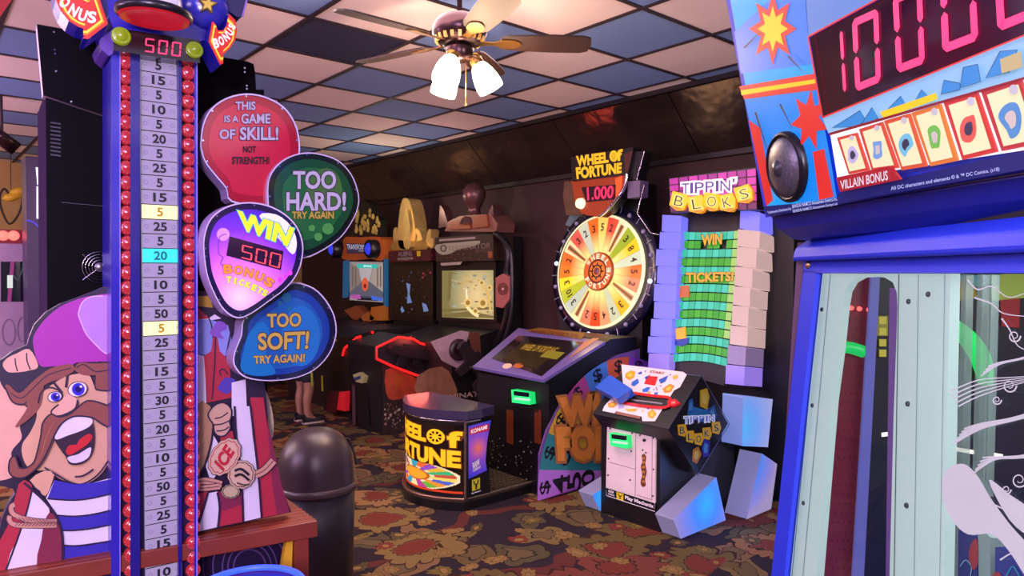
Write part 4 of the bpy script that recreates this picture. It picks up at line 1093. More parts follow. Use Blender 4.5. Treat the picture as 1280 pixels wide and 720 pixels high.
# sign
SG = PY(4.06, 0, 2)
mb = MB(); mb.slab(SG, [(836, 223), (945, 210), (946, 262), (838, 266)], .14, M('#1a0d1c', .35))
for r in range(5):
    for c_ in range(9):
        f = lambda a, b: (836 + 109 * a + 1.5 * b, (223 - 13 * a) + (42 + 10 * a) * b)
        a0, a1, b0, b1 = (c_ + .08) / 9, (c_ + .93) / 9, (r + .08) / 5, (r + .92) / 5
        m = E(['#c02aa0', '#d838b0', '#a82a90'][(r * 3 + c_ * 2) % 3], .75) if r < 4 else M('#8a2a7a', .4, emit=.3)
        mb.slab(SG, [f(a0, b0), f(a1, b0), f(a1, b1), f(a0, b1)], .006, m, None, .006)
sg = mb.build('sign_board', g, bevel=.003, label='pink tiled sign board')
mb = MB()
lx = [(852, 862), (862, 867), (868, 880.5), (881.5, 893), (894, 899), (900, 913), (915, 919)]
for ch, (a, b) in zip("TIPPIN'", lx):
    k = (a - 852) / 70; y0 = 229 - 5.5 * k; y1 = 243 - 5 * k
    q = [(a, y0), (b, y0 - .5), (b, y1 - .5), (a, y1)] if ch != "'" else [(a, y0 - 1), (b, y0 - 1.5), (b, y0 + 4), (a, y0 + 4.5)]
    mb.text(SG, ch, q, M('#5a3a9a', .4), .016, .0, E('#f2eefc', 1.0), .12)
mb.build('sign_lettering', sg, label='white outlined lettering')
yl = E('#ffc21e', .95)
for ch, x, y, rt in zip('BLOKS', (848.5, 870.5, 889.5, 909, 930), (251.5, 255, 252, 253, 242.5), (14, -10, 8, -12, -18)):
    mb = MB(); c_, s_ = math.cos(math.radians(rt)), math.sin(math.radians(rt)); sz = 10.5
    ro = lambda a, b: (x + a * c_ - b * s_, y + a * s_ + b * c_)
    mb.slab(SG, [ro(-sz, -sz), ro(sz * .8, -sz), ro(sz * 1.05, -sz * .2), ro(sz * .8, sz * .9), ro(0, sz * 1.15), ro(-sz, sz * .7)], .05, yl, E('#f08a10', .8), .03)
    mb.fill(SG, [ro(-sz, sz * .62), ro(sz * .8, sz * .8), ro(0, sz * 1.12)], E('#f08a14', .85), .0315)
    mb.text(SG, ch, [ro(-6, -7), ro(6, -7), ro(6, 6.5), ro(-6, 6.5)], M('#4a2a08', .4), .033, -.01, M('#ffe98a', .4, emit=.9), .05)
    mb.build('letter_cube', sg, label='yellow cube with the letter ' + ch)
# console head: a diamond prism, and its base
XR, XL = -2.36, -2.92
dia = [(3.18, .632), (3.49, .90), (3.78, .578), (3.46, .324)]
mb = MB(); cb = M('#0e0d13', .38, coat=.2)
mb.extr([V(XR, y, z) for y, z in dia], (XL - XR, 0, 0), cb)
hd = mb.build('console_head', g, bevel=.006)
mb = MB(); Ps = PX(XR)
for q, m in (([(875, 488), (884, 485), (887, 496), (884, 512), (875, 508)], '#e0b82a'), ([(861, 500), (866, 498), (868, 515), (859, 518)], '#2a6ac0'), ([(884, 512), (893, 506), (897, 522), (888, 524)], '#2a5ab0'), ([(880, 548), (888, 552), (886, 570), (879, 572), (877, 560)], '#3a3ab0'), ([(866, 562), (873, 558), (877, 568), (871, 580), (865, 576)], '#d8862a')):
    mb.fill(Ps, q, M(m, .4, emit=.1), .003); 
    c0 = off(q, .55); mb.fill(Ps, c0, M('#f0d060' if m[1] in 'ed' else '#5a9ae0', .4, emit=.1), .004)
mb.fill(Ps, [(858, 522), (866, 508), (880, 512), (893, 508), (897, 520), (880, 528)], M('#2a7ac8', .4, emit=.12), .0025, 0)
for ch, a, b in zip('TIPPIN', (855, 862.5, 866, 874, 882, 886), (861, 865, 873, 881, 885, 893)):
    k = (a - 855) / 38; mb.text(Ps, ch, [(a, 521 - 2 * k), (b, 520.5 - 2 * k), (b, 529 - 3 * k), (a, 530 - 3 * k)], M('#6a6ac8', .4), .005, .0, M('#d8e0f8', .4, emit=.4), .1)
for ch, x, y in zip('BLOKS', (853, 863, 873.5, 884, 895.5), (538, 546, 549, 542, 535)):
    q = [(x - 6, y - 7), (x + 4, y - 8), (x + 6, y), (x + 3, y + 8), (x - 5, y + 6)]
    mb.fill(Ps, q, M('#d8a020', .4, emit=.3), .004); mb.text(Ps, ch, [(x - 3.4, y - 4.5), (x + 3.2, y - 5), (x + 3.2, y + 4), (x - 3.4, y + 4.5)], INK, .005, .0, M('#f4e090', .4, emit=.1), .05)
mb.stroke(Ps, [(876.7, 469), (835, 536.7)], 1, M('#5a5a6a', .3), .002, smooth=0); mb.stroke(Ps, [(876.7, 469), (911.7, 530), (871.7, 595)], 1, M('#4a4a6a', .3), .002, smooth=0)
mb.build('side_art', hd, label='side logo over coloured cubes')
CP = Plane((XR, 3.18, .632), (0, -.268, .31))
mb = MB(); zt_ = lambda *p: zc(730, 450, 6.54, *p)
wp_ = M('#e6d3d6', .4)
mb.fill(CP, zt_((305, 35), (810, 97), (840, 120), (785, 222), (735, 250), (580, 500), (478, 500), (472, 462), (262, 418), (250, 436), (150, 415), (165, 378), (320, 205)), wp_, .003)
for q, m in ((((340, 110), (385, 85), (420, 95), (410, 140), (370, 165), (335, 140)), '#e09a20'), (((440, 105), (470, 92), (475, 112), (445, 118)), '#2a5ab8'), (((390, 180), (440, 150), (450, 185), (410, 215), (385, 205)), '#2a62c0'),
             (((520, 130), (605, 135), (580, 210), (490, 195)), '#e0222a'), (((495, 140), (545, 118), (525, 150), (505, 165)), '#2a4aa8'), (((610, 160), (690, 125), (665, 175), (625, 195)), '#2a5ab8'), (((725, 130), (765, 120), (770, 145), (730, 160)), '#e0b030'),
             (((640, 235), (700, 195), (740, 210), (710, 260), (660, 270)), '#e8862a'), (((475, 240), (520, 220), (545, 225), (520, 262), (480, 262)), '#2a6ac8'), (((575, 265), (605, 262), (600, 285), (570, 287)), '#2a62c0'), (((510, 262), (545, 255), (540, 282)), '#e8a030'),
             (((195, 355), (250, 340), (270, 360), (240, 390), (200, 385)), '#d8902a'), (((520, 430), (560, 400), (595, 440), (560, 480), (525, 465)), '#e0a028'), (((335, 400), (440, 395), (420, 420), (360, 422)), '#e0a83a'), (((280, 370), (325, 365), (318, 395), (275, 398)), '#b8b8e0'), (((510, 385), (540, 390), (525, 405)), '#3a5ab0'), (((470, 412), (490, 408), (478, 428)), '#b8a020')):
    p = zt_(*q); mb.fill(CP, p, M(m, .35), .005); mb.fill(CP, off(p, .5), M('#f0c04a' if m in ('#e09a20', '#e8862a', '#e0b030', '#e0a028', '#d8902a') else m, .35), .006)
for x, y in ((565, 240), (585, 225), (620, 210), (590, 240), (495, 88), (700, 118)): mb.fill(CP, zt_((x, y), (x + 12, y - 4), (x + 12, y + 6), (x, y + 10)), M('#2a3a8a', .4), .005)
mb.text(CP, 'START', zt_((545, 84), (662, 100), (655, 118), (535, 102)), M('#8a1a1a', .4), .006, .03)
mb.fill(CP, zt_((262, 420), (460, 460), (455, 482), (258, 440)), M('#8a5a50', .4), .006)
mb.build('control_panel', hd, label='white control panel printed with coloured blocks')
mb = MB()
loop = sm(zt_((300, 290), (330, 272), (420, 272), (560, 292), (690, 305), (705, 335), (690, 372), (640, 388), (500, 378), (330, 350), (290, 330)), 3)
mb.stroke(CP, loop, 3.4, M('#c81e26', .25, coat=.5), .012, True, 0)
mb.fill(CP, off(loop, .93), M('#141016', .5), .004)
for k in range(len(loop)): pass
mb.fill(CP, zt_((372, 318), (600, 345), (640, 352), (640, 362), (420, 335)), M('#8a8088', .4), .006)
mb.slab(CP, zt_((680, 335), (700, 318), (705, 330), (740, 315), (785, 350), (725, 378), (705, 372), (690, 375)), .014, M('#c81e26', .25, coat=.5), None, .014)
mb.text(CP, 'IN', zt_((718, 338), (745, 336), (742, 356), (716, 358)), M('#f0b0a8', .4), .0155, .02)
mb.build('red_slot', hd, label='red edged slot with an arrow')
mb = MB(); zt4 = zt_((88, 222), (215, 122), (395, 238), (268, 318))
q = [CP.up(.075).hit(*p) for p in zt4]
mb.extr(q, CP.no * -.05, M('#2356c0', .35, coat=.3))
mb.build('blue_block', hd, bevel=.008, label='blue sliding block lying on the slot')
mb = MB(); mb.box((-2.93, 3.27, 0), (-2.48, 4.05, .60), cb)
bo = mb.build('console_base', g, bevel=.006)
DPn = PY(3.27); z3 = lambda *p: zc(720, 440, 3, *p)
mb = MB(); mb.slab(DPn, z3((117, 270), (298, 310), (295, 566), (112, 508)), .012, M('#e2cfd2', .4), None, .012)
P = DPn.up(.012); ln = M('#6a585c', .5)
for q in (((224, 296), (222, 542)), ((122, 412), (222, 440)), ((228, 300), (288, 316)), ((286, 316), (284, 556)), ((228, 536), (284, 554))): mb.stroke(P, z3(*q), .55, ln, .001, smooth=0)
for x, y in ((128, 287), (210, 305), (240, 312), (290, 322), (207, 372), (203, 480), (262, 378), (122, 400), (120, 462), (290, 440), (288, 540), (250, 368)): mb.fill(P, z3(*ell(x, y, 3.4, 3.6, 0, 8)), INK, .001)
mb.fill(P, z3(*ell(256, 331, 7, 6)), INK, .001)
rs = z3(*sm([(246, 388), (256, 382), (263, 395), (260, 420), (265, 450), (259, 480), (262, 500), (250, 506), (242, 490), (248, 460), (243, 430), (249, 410)], 3))
mb.fill(P, rs, M('#6a3a1a', .5), .001); 
for y in (398, 414, 432, 450, 468, 486): mb.fill(P, z3(*ell(253, y, 6, 5)), M('#b8763a', .5), .0016)
dr = mb.build('coin_door', bo, label='pale coin door with two hatches')
mb = MB(); mb.slab(DPn, z3((114, 508), (296, 566), (296, 598), (114, 538)), .01, M('#0c0a0e', .4), None, .011); P = DPn.up(.011)
mb.stroke(P, z3((114, 508), (296, 566), (296, 598), (114, 538)), .8, WHITE, .001, True, 0)
mb.text(P, 'RAW', z3((122, 516), (142, 523), (142, 532), (122, 525)), WHITE, .0015, .05); mb.text(P, 'THRILLS', z3((120, 528), (144, 535), (144, 541), (120, 534)), WHITE, .0015, .04)
mb.fill(P, z3((152, 524), (178, 532), (178, 558), (152, 550)), M('#e0c828', .4), .0015); mb.stroke(P, z3((158, 530), (160, 538), (170, 541), (172, 534)), 1, INK, .002, smooth=0); mb.stroke(P, z3((165, 540), (165, 552)), 1.3, INK, .002, smooth=0)
mb.text(P, 'Play Mechanix', z3((184, 538), (291, 572), (291, 590), (184, 555)), WHITE, .0015, .04)
mb.build('maker_plate', bo, label='black plate with maker lettering')
reader(bo, DPn, [(761, 541), (784, 545), (785, 561), (763, 557)])
# glowing white feet and shoulder blocks
def glowfoot(nm, prof, x, w, c, lab):
    mb = MB(); p = [V(x, y, z) for y, z in prof]
    yc = sum(q[0] for q in prof) / len(prof); z_ = sum(q[1] for q in prof) / len(prof)
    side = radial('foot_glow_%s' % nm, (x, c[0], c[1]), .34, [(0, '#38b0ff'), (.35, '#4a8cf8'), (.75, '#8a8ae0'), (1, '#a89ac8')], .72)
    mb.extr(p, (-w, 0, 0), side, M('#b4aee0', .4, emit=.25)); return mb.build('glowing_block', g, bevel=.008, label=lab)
glowfoot('a', [(3.27, .004), (3.725, .004), (3.62, .286), (3.20, .13)], -2.335, .125, (3.52, .14), 'sloped white foot glowing blue, front')
glowfoot('b', [(3.83, .004), (4.12, .004), (4.19, .276), (4.00, .377)], -2.26, .15, (3.85, .35), 'sloped white foot, rear')
glowfoot('c', [(3.27, .004), (3.62, .004), (3.55, .2), (3.20, .12)], -2.94, .12, (3.3, .1), 'white foot on the far side')
PB = PX(-2.27)
mb = MB(); q = [(929, 495), (966, 499), (960, 559), (927.5, 557.5)]
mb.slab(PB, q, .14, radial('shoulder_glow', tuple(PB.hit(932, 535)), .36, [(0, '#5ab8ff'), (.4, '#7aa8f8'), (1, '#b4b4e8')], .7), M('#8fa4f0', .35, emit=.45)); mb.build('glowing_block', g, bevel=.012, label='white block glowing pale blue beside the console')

# ================================================================== SHOOTING GAMES ALONG THE WALL
YF = 4.3; SF = PY(YF)
zw = lambda *p: zc(440, 270, 4.8, *p)
def cab_thing(name, label, px, y=4.0):
    p = SF.hit(px, 400); return thing(name, label, 'arcade machine', (p.x, y, 0))
def cabinet_shell(g, q, yb=4.62, m=None):
    """body behind the screen, from the floor to the marquee"""
    tl, tr = SF.hit(*q[0]), SF.hit(*q[1]); mb = MB()
    mb.box((tl.x, YF + .03, 0), (tr.x, yb, min(tl.z, tr.z)), m or M('#0c0b0f', .45)); return mb.build('cabinet_body', g, bevel=.008)
# robot shooter with bright war screen
g = cab_thing('rifle_shooting_cabinet', 'shooting cabinet with a bright sepia battlefield screen and a red neon gun panel', 585)
cabinet_shell(g, [(545, 296), (622, 294)])
mb = MB(); mb.slab(SF, zw((506, 278), (862, 272), (868, 640), (506, 628)), .06, M('#0f0d10', .35), None, .03); mb.build('screen_bezel', g, bevel=.006)
P = SF.up(.03)
mb = MB(); scr = zw((540, 328), (848, 325), (850, 620), (540, 608))
mb.fill(P, scr, radial('battle_screen', tuple(SF.hit(600, 370)), .5, [(0, '#e0cf94'), (.5, '#b9ae78'), (.8, '#93966e'), (1, '#7d7748')], .8), .002)
for k in range(60):
    x = random.uniform(550, 830); y = random.uniform(340, 600); w = random.uniform(6, 34); h = random.uniform(3, 14)
    mb.fill(P, zw((x, y), (x + w, y + 1), (x + w * .8, y + h), (x + 2, y + h * .9)), E(random.choice(['#a89a68', '#8d9474', '#d8cfa0', '#6e6840', '#b3a878', '#9fae9e', '#c8a868']), .75), .003)
for q in (((580, 340), (600, 340), (590, 500), (570, 520)), ((540, 560), (840, 545), (840, 560), (540, 575)), ((545, 590), (700, 570), (850, 600), (850, 612), (545, 606))): mb.fill(P, zw(*q), E('#7a7040', .7), .0035)
for cx, cy, r in ((695, 520, 24), (785, 522, 28), (778, 400, 16), (825, 430, 14), (740, 570, 18)):
    mb.fill(P, zw(*ell(cx, cy, r, r * 1.15)), E('#e2c878', .8), .004); mb.fill(P, zw(*ell(cx, cy, r * .55, r * .6)), E('#9a7a38', .8), .0045)
mb.stroke(P, zw((690, 545), (730, 585), (760, 600)), 4, E('#efe0a0', .85), .004); mb.stroke(P, zw((685, 440), (690, 500)), 2, E('#efe8c0', .85), .004); mb.stroke(P, zw((790, 420), (815, 470), (830, 560)), 3, E('#d8b868', .8), .004)
mb.build('screen', g, label='bright sepia battlefield screen')
mb = MB(); mb.slab(SF, zw((497, 128), (846, 108), (850, 268), (505, 276)), .25, M('#2c1c18', .4, noise=.4), None, .10); P = SF.up(.10)
mb.fill(P, zw((505, 172), (640, 158), (768, 148), (740, 178), (640, 200), (590, 226), (540, 232), (505, 210)), M('#b9ac98', .4, emit=.2), .002, 2)
mb.text(P, 'TERMINATOR', zw((570, 182), (832, 158), (832, 194), (575, 212)), M('#a8907a', .4, emit=.15), .0035, .0)
mb.text(P, 'SALVATION', zw((740, 200), (832, 196), (832, 216), (742, 222)), M('#6a5044', .4), .0035, .0)
mb.stroke(P, zw(*ell(548, 194, 16, 18, 0, 16)), 1.6, M('#4a3a34', .4), .004, True, 0)
mb.fill(P, zw((522, 140), (740, 124), (740, 138), (525, 152)), M('#8a8078', .4), .002); mb.fill(P, zw((530, 282), (660, 274), (650, 292), (535, 298)), M('#9a9088', .4), .002)
mb.fill(P, zw((815, 215), (842, 212), (842, 250), (818, 254)), M('#8a4a22', .4), .003)
for k in range(14):
    x = random.uniform(520, 800); y = random.uniform(225, 260); mb.fill(P, zw((x, y), (x + 14, y - 4), (x + 10, y + 8)), M('#5c3a2c', .5), .003)
mb.build('marquee', g, bevel=.006, label='brown marquee with pale lettering')
mb = MB(); br_ = M('#80524a', .4, .4, noise=.3); br2 = M('#5a3a3a', .35, .5)
tb_ = SF.up(.05)
mb.slab(tb_, [(556, 289), (560, 277), (575, 270), (600, 268), (614, 268), (622, 280), (620, 290)], .22, br_)
mb.slab(tb_, [(561, 287), (563, 278), (585, 272), (588, 286)], .03, M('#b0522c', .4, emit=.15), None, .02); mb.slab(tb_, [(591, 285), (590, 271), (608, 268), (610, 283)], .03, M('#b0522c', .4, emit=.15), None, .02)
p0 = tb_.hit(583, 280); mb.lathe(p0 + V(0, .1, 0), [(.16, 0), (.13, .06), (.07, .10), (.06, .16), (.09, .20), (.12, .27), (.12, .34), (.08, .40), (0, .42)], br2, n=10)
for a in (-.22, .22): mb.slab(tb_, [(583 + a * 100, 283), (583 + a * 130, 262), (583 + a * 150, 256), (583 + a * 160, 285)], .1, br2, None, -.02)
mb.build('topper', g, label='bronze sculpted ornament on top')
mb = MB(); blk2 = M('#1c181e', .3, .4)
mb.tube([SF.up(.1).hit(*p) for p in sm([(619, 293), (630, 300), (636, 318), (634, 345), (637, 372), (633, 400), (622, 430), (612, 455)], 3, False)], .035, blk2, 8)
mb.tube([SF.up(.12).hit(*p) for p in sm([(624, 296), (638, 312), (640, 340), (640, 370), (638, 400), (628, 432)], 3, False)], .02, M('#2e2a30', .3, .5), 8)
mb.build('side_frame', g)
mb = MB(); mb.slab(SF, zw((862, 370), (905, 346), (945, 365), (942, 500), (905, 552), (862, 545)), .06, M('#9a5a56', .4), None, .15); P = SF.up(.15)
for r in (34, 24, 14): mb.stroke(P, zw(*ell(905, 438, r * .85, r, 0, 18)), 1.3, M('#5a2a2c', .4), .002, True, 0)
mb.fill(P, zw(*ell(905, 438, 7, 8)), M('#d8a090', .4), .003); mb.build('speaker_plate', g, bevel=.004)
xr_ = -5.16
rifle = g
mb = MB(); mb.extr([V(xr_, y, z) for y, z in ((3.74, 0), (3.74, .84), (4.3, .95), (4.33, 0))], (-1.0, 0, 0), M('#141014', .45))
pd = mb.build('lower_body', g, bevel=.01)
P = PX(xr_)
mb = MB(); zg = lambda *p: zc(420, 380, 4.235, *p)
mb.fill(P, zg((500, 200), (660, 140), (705, 148), (690, 210), (720, 260), (690, 320), (640, 340), (560, 300)), M('#a88694', .4, noise=.2), .004, 0)
mb.fill(P, zg((430, 380), (560, 330), (620, 400), (640, 500), (520, 500), (430, 500)), M('#8a5a48', .45, noise=.5, scale=12), .003, 2)
mb.fill(P, zg((700, 150), (760, 150), (770, 280), (720, 260)), M('#6a3a30', .45), .0035)
mb.text(P, 'TERMINATOR', zg((510, 488), (830, 452), (830, 482), (510, 512)), M('#a88c80', .4), .005, .02)
mb.build('side_art', pd, label='pink and brown side art')
def gunmb(P, fwd, upv, o, s=1.0, m=None, long_=False):
    """a light-gun lying against a panel: fwd and upv are directions along it"""
    mb = MB(); m = m or M('#26232a', .35, .3); n = P.no
    def pt(a, b): return o + fwd * a * s + upv * b * s
    def pc(pts, t, d): mb.extr([pt(*p) + n * (d + t) for p in pts], -n * t, m)
    pc([(-.30, .03), (-.28, .07), (.25, .09), (.33, .06), (.33, .0), (.20, -.02), (-.05, -.03), (-.28, -.02)], .06, .02)
    pc([(.33, .05), (.52 if long_ else .42, .045), (.52 if long_ else .42, .015), (.33, .015)], .03, .035)
    pc([(-.14, -.02), (-.06, -.02), (-.09, -.15), (-.16, -.15)], .035, .03); pc([(.06, -.02), (.14, -.02), (.13, -.12), (.06, -.11)], .035, .03)
    pc([(-.12, .085), (.10, .10), (.10, .125), (-.12, .115)], .03, .035)
    return mb
a_, b_ = P.up(.03).hit(575, 440), P.up(.03).hit(612, 490); f_ = (b_ - a_).normalized()
gunmb(P, f_, f_.cross(P.no).normalized() * -1 if f_.cross(P.no).z < 0 else f_.cross(P.no).normalized(), a_.lerp(b_, .45), 1.1, M('#3a3036', .3, .4), True).build('light_gun', pd, label='grey light gun in a holder')
mb = MB(); hh = P.hit(572, 437); mb.lathe(hh, [(.10, 0), (.10, .03), (.07, .05), (.05, .02), (0, .02)], M('#2c1a20', .4), (1, 0, 0), 24); mb.build('gun_holder', pd)
# dark screen cabinet with neon pedestal
g = cab_thing('dark_screen_shooting_cabinet', 'shooting cabinet with a nearly black screen and a gilt ornament on top', 515)
cabinet_shell(g, [(488, 313), (541, 312)])
mb = MB(); mb.slab(SF, zw((219, 275), (486, 275), (486, 640), (219, 620)), .05, M('#0b0a0e', .3), None, .025)
mb.build('screen_bezel', g, bevel=.005)
P = SF.up(.025); mb = MB(); mb.fill(P, zw((235, 300), (486, 300), (486, 595), (238, 585)), M('#06070c', .12, coat=.6), .002)
for k in range(46):
    x = random.uniform(245, 470); y = random.uniform(320, 580); s_ = random.uniform(3, 13)
    hot = abs(x - 335) < 40
    mb.fill(P, zw((x, y), (x + s_, y - s_ * .5), (x + s_ * .7, y + s_)), E(random.choice(['#3a4258', '#6a7a9a', '#4a3038', '#2c3240'] if hot else ['#1e2230', '#2e2a34', '#4a2a34']), .6), .003)
for q in (((325, 400), (350, 410), (345, 470), (360, 520), (330, 525), (335, 460)), ((290, 560), (300, 540), (315, 570), (300, 582)), ((420, 520), (445, 530), (460, 570), (430, 575))): mb.fill(P, zw(*q), E('#6a86b8', .7), .0035)
for x, y in ((428, 345), (425, 368), (470, 340)): mb.fill(P, zw(*ell(x, y, 6, 7)), E('#8a2a3a', .8), .0035)
mb.build('screen', g, label='dark screen with a dim blue scene')
mb = MB(); mb.slab(SF, zw((219, 212), (472, 201), (472, 269), (219, 278)), .12, M('#3c1018', .4, noise=.4), None, .10); P = SF.up(.10)
mb.text(P, 'ALIENS', zw((275, 214), (358, 210), (360, 240), (276, 244)), M('#b8a0b0', .4, emit=.2), .003, -.01)
mb.text(P, 'ARMAGEDDON', zw((272, 250), (366, 246), (366, 262), (272, 266)), M('#c8b8b8', .4, emit=.2), .003, .0)
mb.fill(P, zw((388, 212), (410, 210), (412, 240), (390, 243)), M('#d8a828', .4, emit=.3), .003)
for k in range(30):
    x = random.uniform(220, 485); y = random.uniform(212, 268); mb.fill(P, zw((x, y), (x + 7, y - 3), (x + 5, y + 7)), M(random.choice(['#7a2430', '#1c0a10', '#a04a50']), .5), .002)
mb.build('marquee', g, bevel=.005, label='dark red marquee with small pale lettering')
gm = M('#d8b870', .3, .55, noise=.35, scale=10); gm2 = M('#a8884a', .32, .55, noise=.3)
mb = MB(); P = SF.up(.06); za = lambda *p: zc(400, 230, 6, *p)
p0 = P.hit(512, 312)
mb.slab(P, sm(za((540, 495), (550, 440), (600, 420), (700, 440), (760, 420), (790, 450), (800, 490)), 2), .12, gm2)
for q, d, t in (((600, 480), (585, 380), (590, 260), (612, 130), (640, 105), (672, 130), (700, 240), (712, 380), (690, 480)), .0, .16), (((630, 470), (628, 300), (640, 200), (655, 200), (672, 300), (676, 470)), .05, .06), (((555, 440), (548, 360), (565, 325), (585, 350), (578, 440)), -.02, .1), (((715, 470), (728, 390), (712, 330), (745, 350), (770, 420), (765, 480)), -.02, .1), (((790, 470), (800, 390), (815, 340), (835, 350), (830, 400), (850, 420), (845, 480)), -.03, .1):
    mb.slab(P, sm(za(*q), 3), t, gm, None, d)
mb.build('topper', g, bevel=.012, label='gilt spire ornament on top')
# pedestals
mb = MB(); mb.extr([V(-6.45, y, z) for y, z in ((3.42, 0), (3.40, .62), (3.40, .84), (3.7, .90), (4.3, .90), (4.33, 0))], (-.62, 0, 0), M('#161014', .45)); dpd = mb.build('gun_pedestal', g, bevel=.008)
dark_cab = g; g = rifle
mb = MB(); xq = -5.63
mb.extr([V(xq, y, z) for y, z in ((3.30, 0), (3.28, .62), (3.25, .82), (3.62, .90), (3.72, .62), (3.70, 0))], (-.58, 0, 0), M('#141116', .4))
mb.extr([V(xq - .05, y, z) for y, z in ((3.6, .30), (3.6, .80), (3.74, .82), (3.74, .3))], (-.48, 0, 0), M('#1a1014', .5))
pd = mb.build('gun_pedestal', g, bevel=.008)
P = PX(xq); mb = MB()
mb.fill(P, zg((245, 320), (300, 330), (430, 388), (425, 500), (410, 680), (245, 690)), M('#2a1c1e', .45), .003)
mb.fill(P, zg((262, 350), (330, 350), (428, 395), (425, 470), (380, 490), (300, 510), (265, 470)), M('#a8402a', .45, noise=.5, scale=14), .004, 2)
mb.fill(P, zg(*ell(332, 405, 28, 30)), M('#d85a2a', .45, emit=.15), .005)
for k in range(70):
    x = random.uniform(250, 405); y = random.uniform(520, 670); s_ = random.uniform(4, 14)
    mb.fill(P, zg((x, y), (x + s_, y - s_ * .4), (x + s_ * .8, y + s_), (x + 1, y + s_ * .8)), M(random.choice(['#8a7468', '#5a4a44', '#3a2c2c', '#a89484', '#6a3a30']), .5), .004)
mb.build('side_art', pd, label='orange and grey painted pedestal side')
NP = PX(xq + .02)
npts = zg((215, 230), (330, 175), (410, 185), (440, 205), (545, 240), (585, 255), (585, 310), (555, 350), (540, 360), (470, 388), (420, 375), (300, 330), (215, 290))
mb = MB(); mb.slab(NP, npts, .05, M('#231e28', .4))
pn = mb.build('gun_panel', pd)
neon = E('#ff1c1c', 1.6)
mb = MB(); mb.tube([NP.up(.012).hit(*p) for p in npts], .011, neon, 8, True); mb.build('neon_edge', pn, label='glowing red neon tube round the panel')
ga_, gb_ = NP.up(.02).hit(470, 434), NP.up(.02).hit(552, 450); f_ = (gb_ - ga_).normalized(); u_ = NP.no.cross(f_); u_ = u_ if u_.z > 0 else -u_
gunmb(NP, f_, u_, ga_.lerp(gb_, .47) - u_ * .012, .80).build('light_gun', pn, label='dark light gun held in the neon panel')
FYp = PY(3.27)
mb = MB(); pts = [PY(3.385).hit(*p) for p in zg((35, 272), (45, 235), (110, 178), (130, 172))]; mb.tube(pts, .012, neon, 8); mb.build('neon_edge', dpd)
mb = MB(); pts = [PY(3.66).hit(*p) for p in zg((18, 148), (195, 150))]; mb.tube(pts, .013, neon, 8); mb.build('neon_edge', dpd)
mb = MB(); P = PY(3.29); mb.slab(P, zg((88, 375), (120, 362), (150, 385), (140, 420), (105, 412)), .06, M('#c9b988', .4, emit=.15), None, .05); mb.slab(P, zg((92, 392), (125, 380), (128, 394), (100, 405)), .02, M('#2a3a6a', .3), None, .06)
mb.build('card_reader', pd, bevel=.006, label='cream card reader')
mb = MB(); mb.fill(P, zg((84, 420), (100, 425), (105, 640), (88, 640)), M('#4a3034', .5), .003); mb.fill(P, zg((110, 440), (170, 445), (180, 640), (115, 640)), M('#0a090c', .4), .003); mb.build('front_art', pd)
# orange topped cabinet, far left of the three
g = cab_thing('orange_framed_shooting_cabinet', 'shooting cabinet with an orange marquee frame, blue side lamps and a lit street scene', 457)
cabinet_shell(g, [(432, 326), (483, 326)])
zr_ = lambda *p: zc(400, 230, 6, *p)
mb = MB(); P = SF.up(.06)
mb.slab(P, sm(zr_((165, 560), (180, 480), (172, 430), (200, 395), (300, 400), (440, 395), (470, 440), (478, 500), (478, 565), (430, 575), (380, 560), (260, 572)), 2), .2, M('#b8602a', .4, noise=.15))
mq = mb.build('marquee', g, bevel=.01, label='rounded orange marquee frame')
mb = MB(); mb.slab(P, zr_((195, 445), (385, 452), (380, 520), (205, 520)), .02, M('#4a4668', .3), None, .015)
mb.text(P, 'TRANSFORMERS', zr_((198, 450), (382, 455), (378, 490), (206, 492)), E('#d8d4ea', .8), .017, -.01)
mb.text(P, 'SHADOWS RISING', zr_((290, 494), (380, 496), (378, 508), (290, 507)), E('#b8b4d0', .7), .017, .0)
mb.build('marquee_lettering', mq, label='pale lettering on a dark strip')
for x, y in ((122, 492), (402, 488)):
    mb = MB(); c0 = P.hit(*zr_((x + 18, y))[0]); mb.lathe(c0, [(.11, 0), (.11, .10), (.085, .12), (.07, .10)], M('#141218', .3), (0, -1, 0), 22); mb.lathe(c0, [(.07, .10), (.06, .115), (0, .12)], E('#2a38e0', 1.0), (0, -1, 0), 22); mb.build('blue_lamp', mq)
tp_ = M('#c8b058', .4, noise=.6, scale=12); tp2 = M('#1c1a14', .5)
mb = MB(); mb.slab(SF.up(.03), zr_((215, 385), (270, 310), (270, 200), (300, 130), (330, 115), (375, 150), (400, 240), (440, 270), (442, 390)), .12, tp2)
for k in range(26):
    x = random.uniform(250, 430); y = random.uniform(170 + abs(x - 330) * .9, 380); l = random.uniform(20, 60)
    mb.slab(SF.up(.03), zr_((x, y), (x + 8, y - l), (x + 16, y - l * .3), (x + 10, y + 10)), .02, tp_, None, random.uniform(.01, .05))
mb.build('topper', g, label='jagged black and yellow ornament on top')
z5 = lambda *p: zc(400, 300, 4, *p)
mb = MB(); mb.slab(SF, z5((136, 100), (328, 104), (328, 330), (136, 305)), .05, M('#0c0b10', .3), None, .025); mb.build('screen_bezel', g, bevel=.005)
P = SF.up(.025); mb = MB()
mb.fill(P, z5((148, 108), (315, 110), (315, 312), (148, 300)), E('#9a9296', .7), .002)
for q, c_ in ((((148, 110), (190, 140), (205, 215), (148, 260)), '#8a7c74'), (((315, 112), (268, 140), (250, 210), (315, 260)), '#a8a098'), (((195, 140), (262, 140), (245, 205), (208, 205)), '#b8b4b8'), (((148, 262), (208, 208), (248, 208), (315, 262), (315, 290), (148, 285)), '#5c6070'), (((160, 275), (300, 282), (290, 305), (190, 300)), '#1c1a28')):
    mb.fill(P, z5(*q), E(c_, .7), .003)
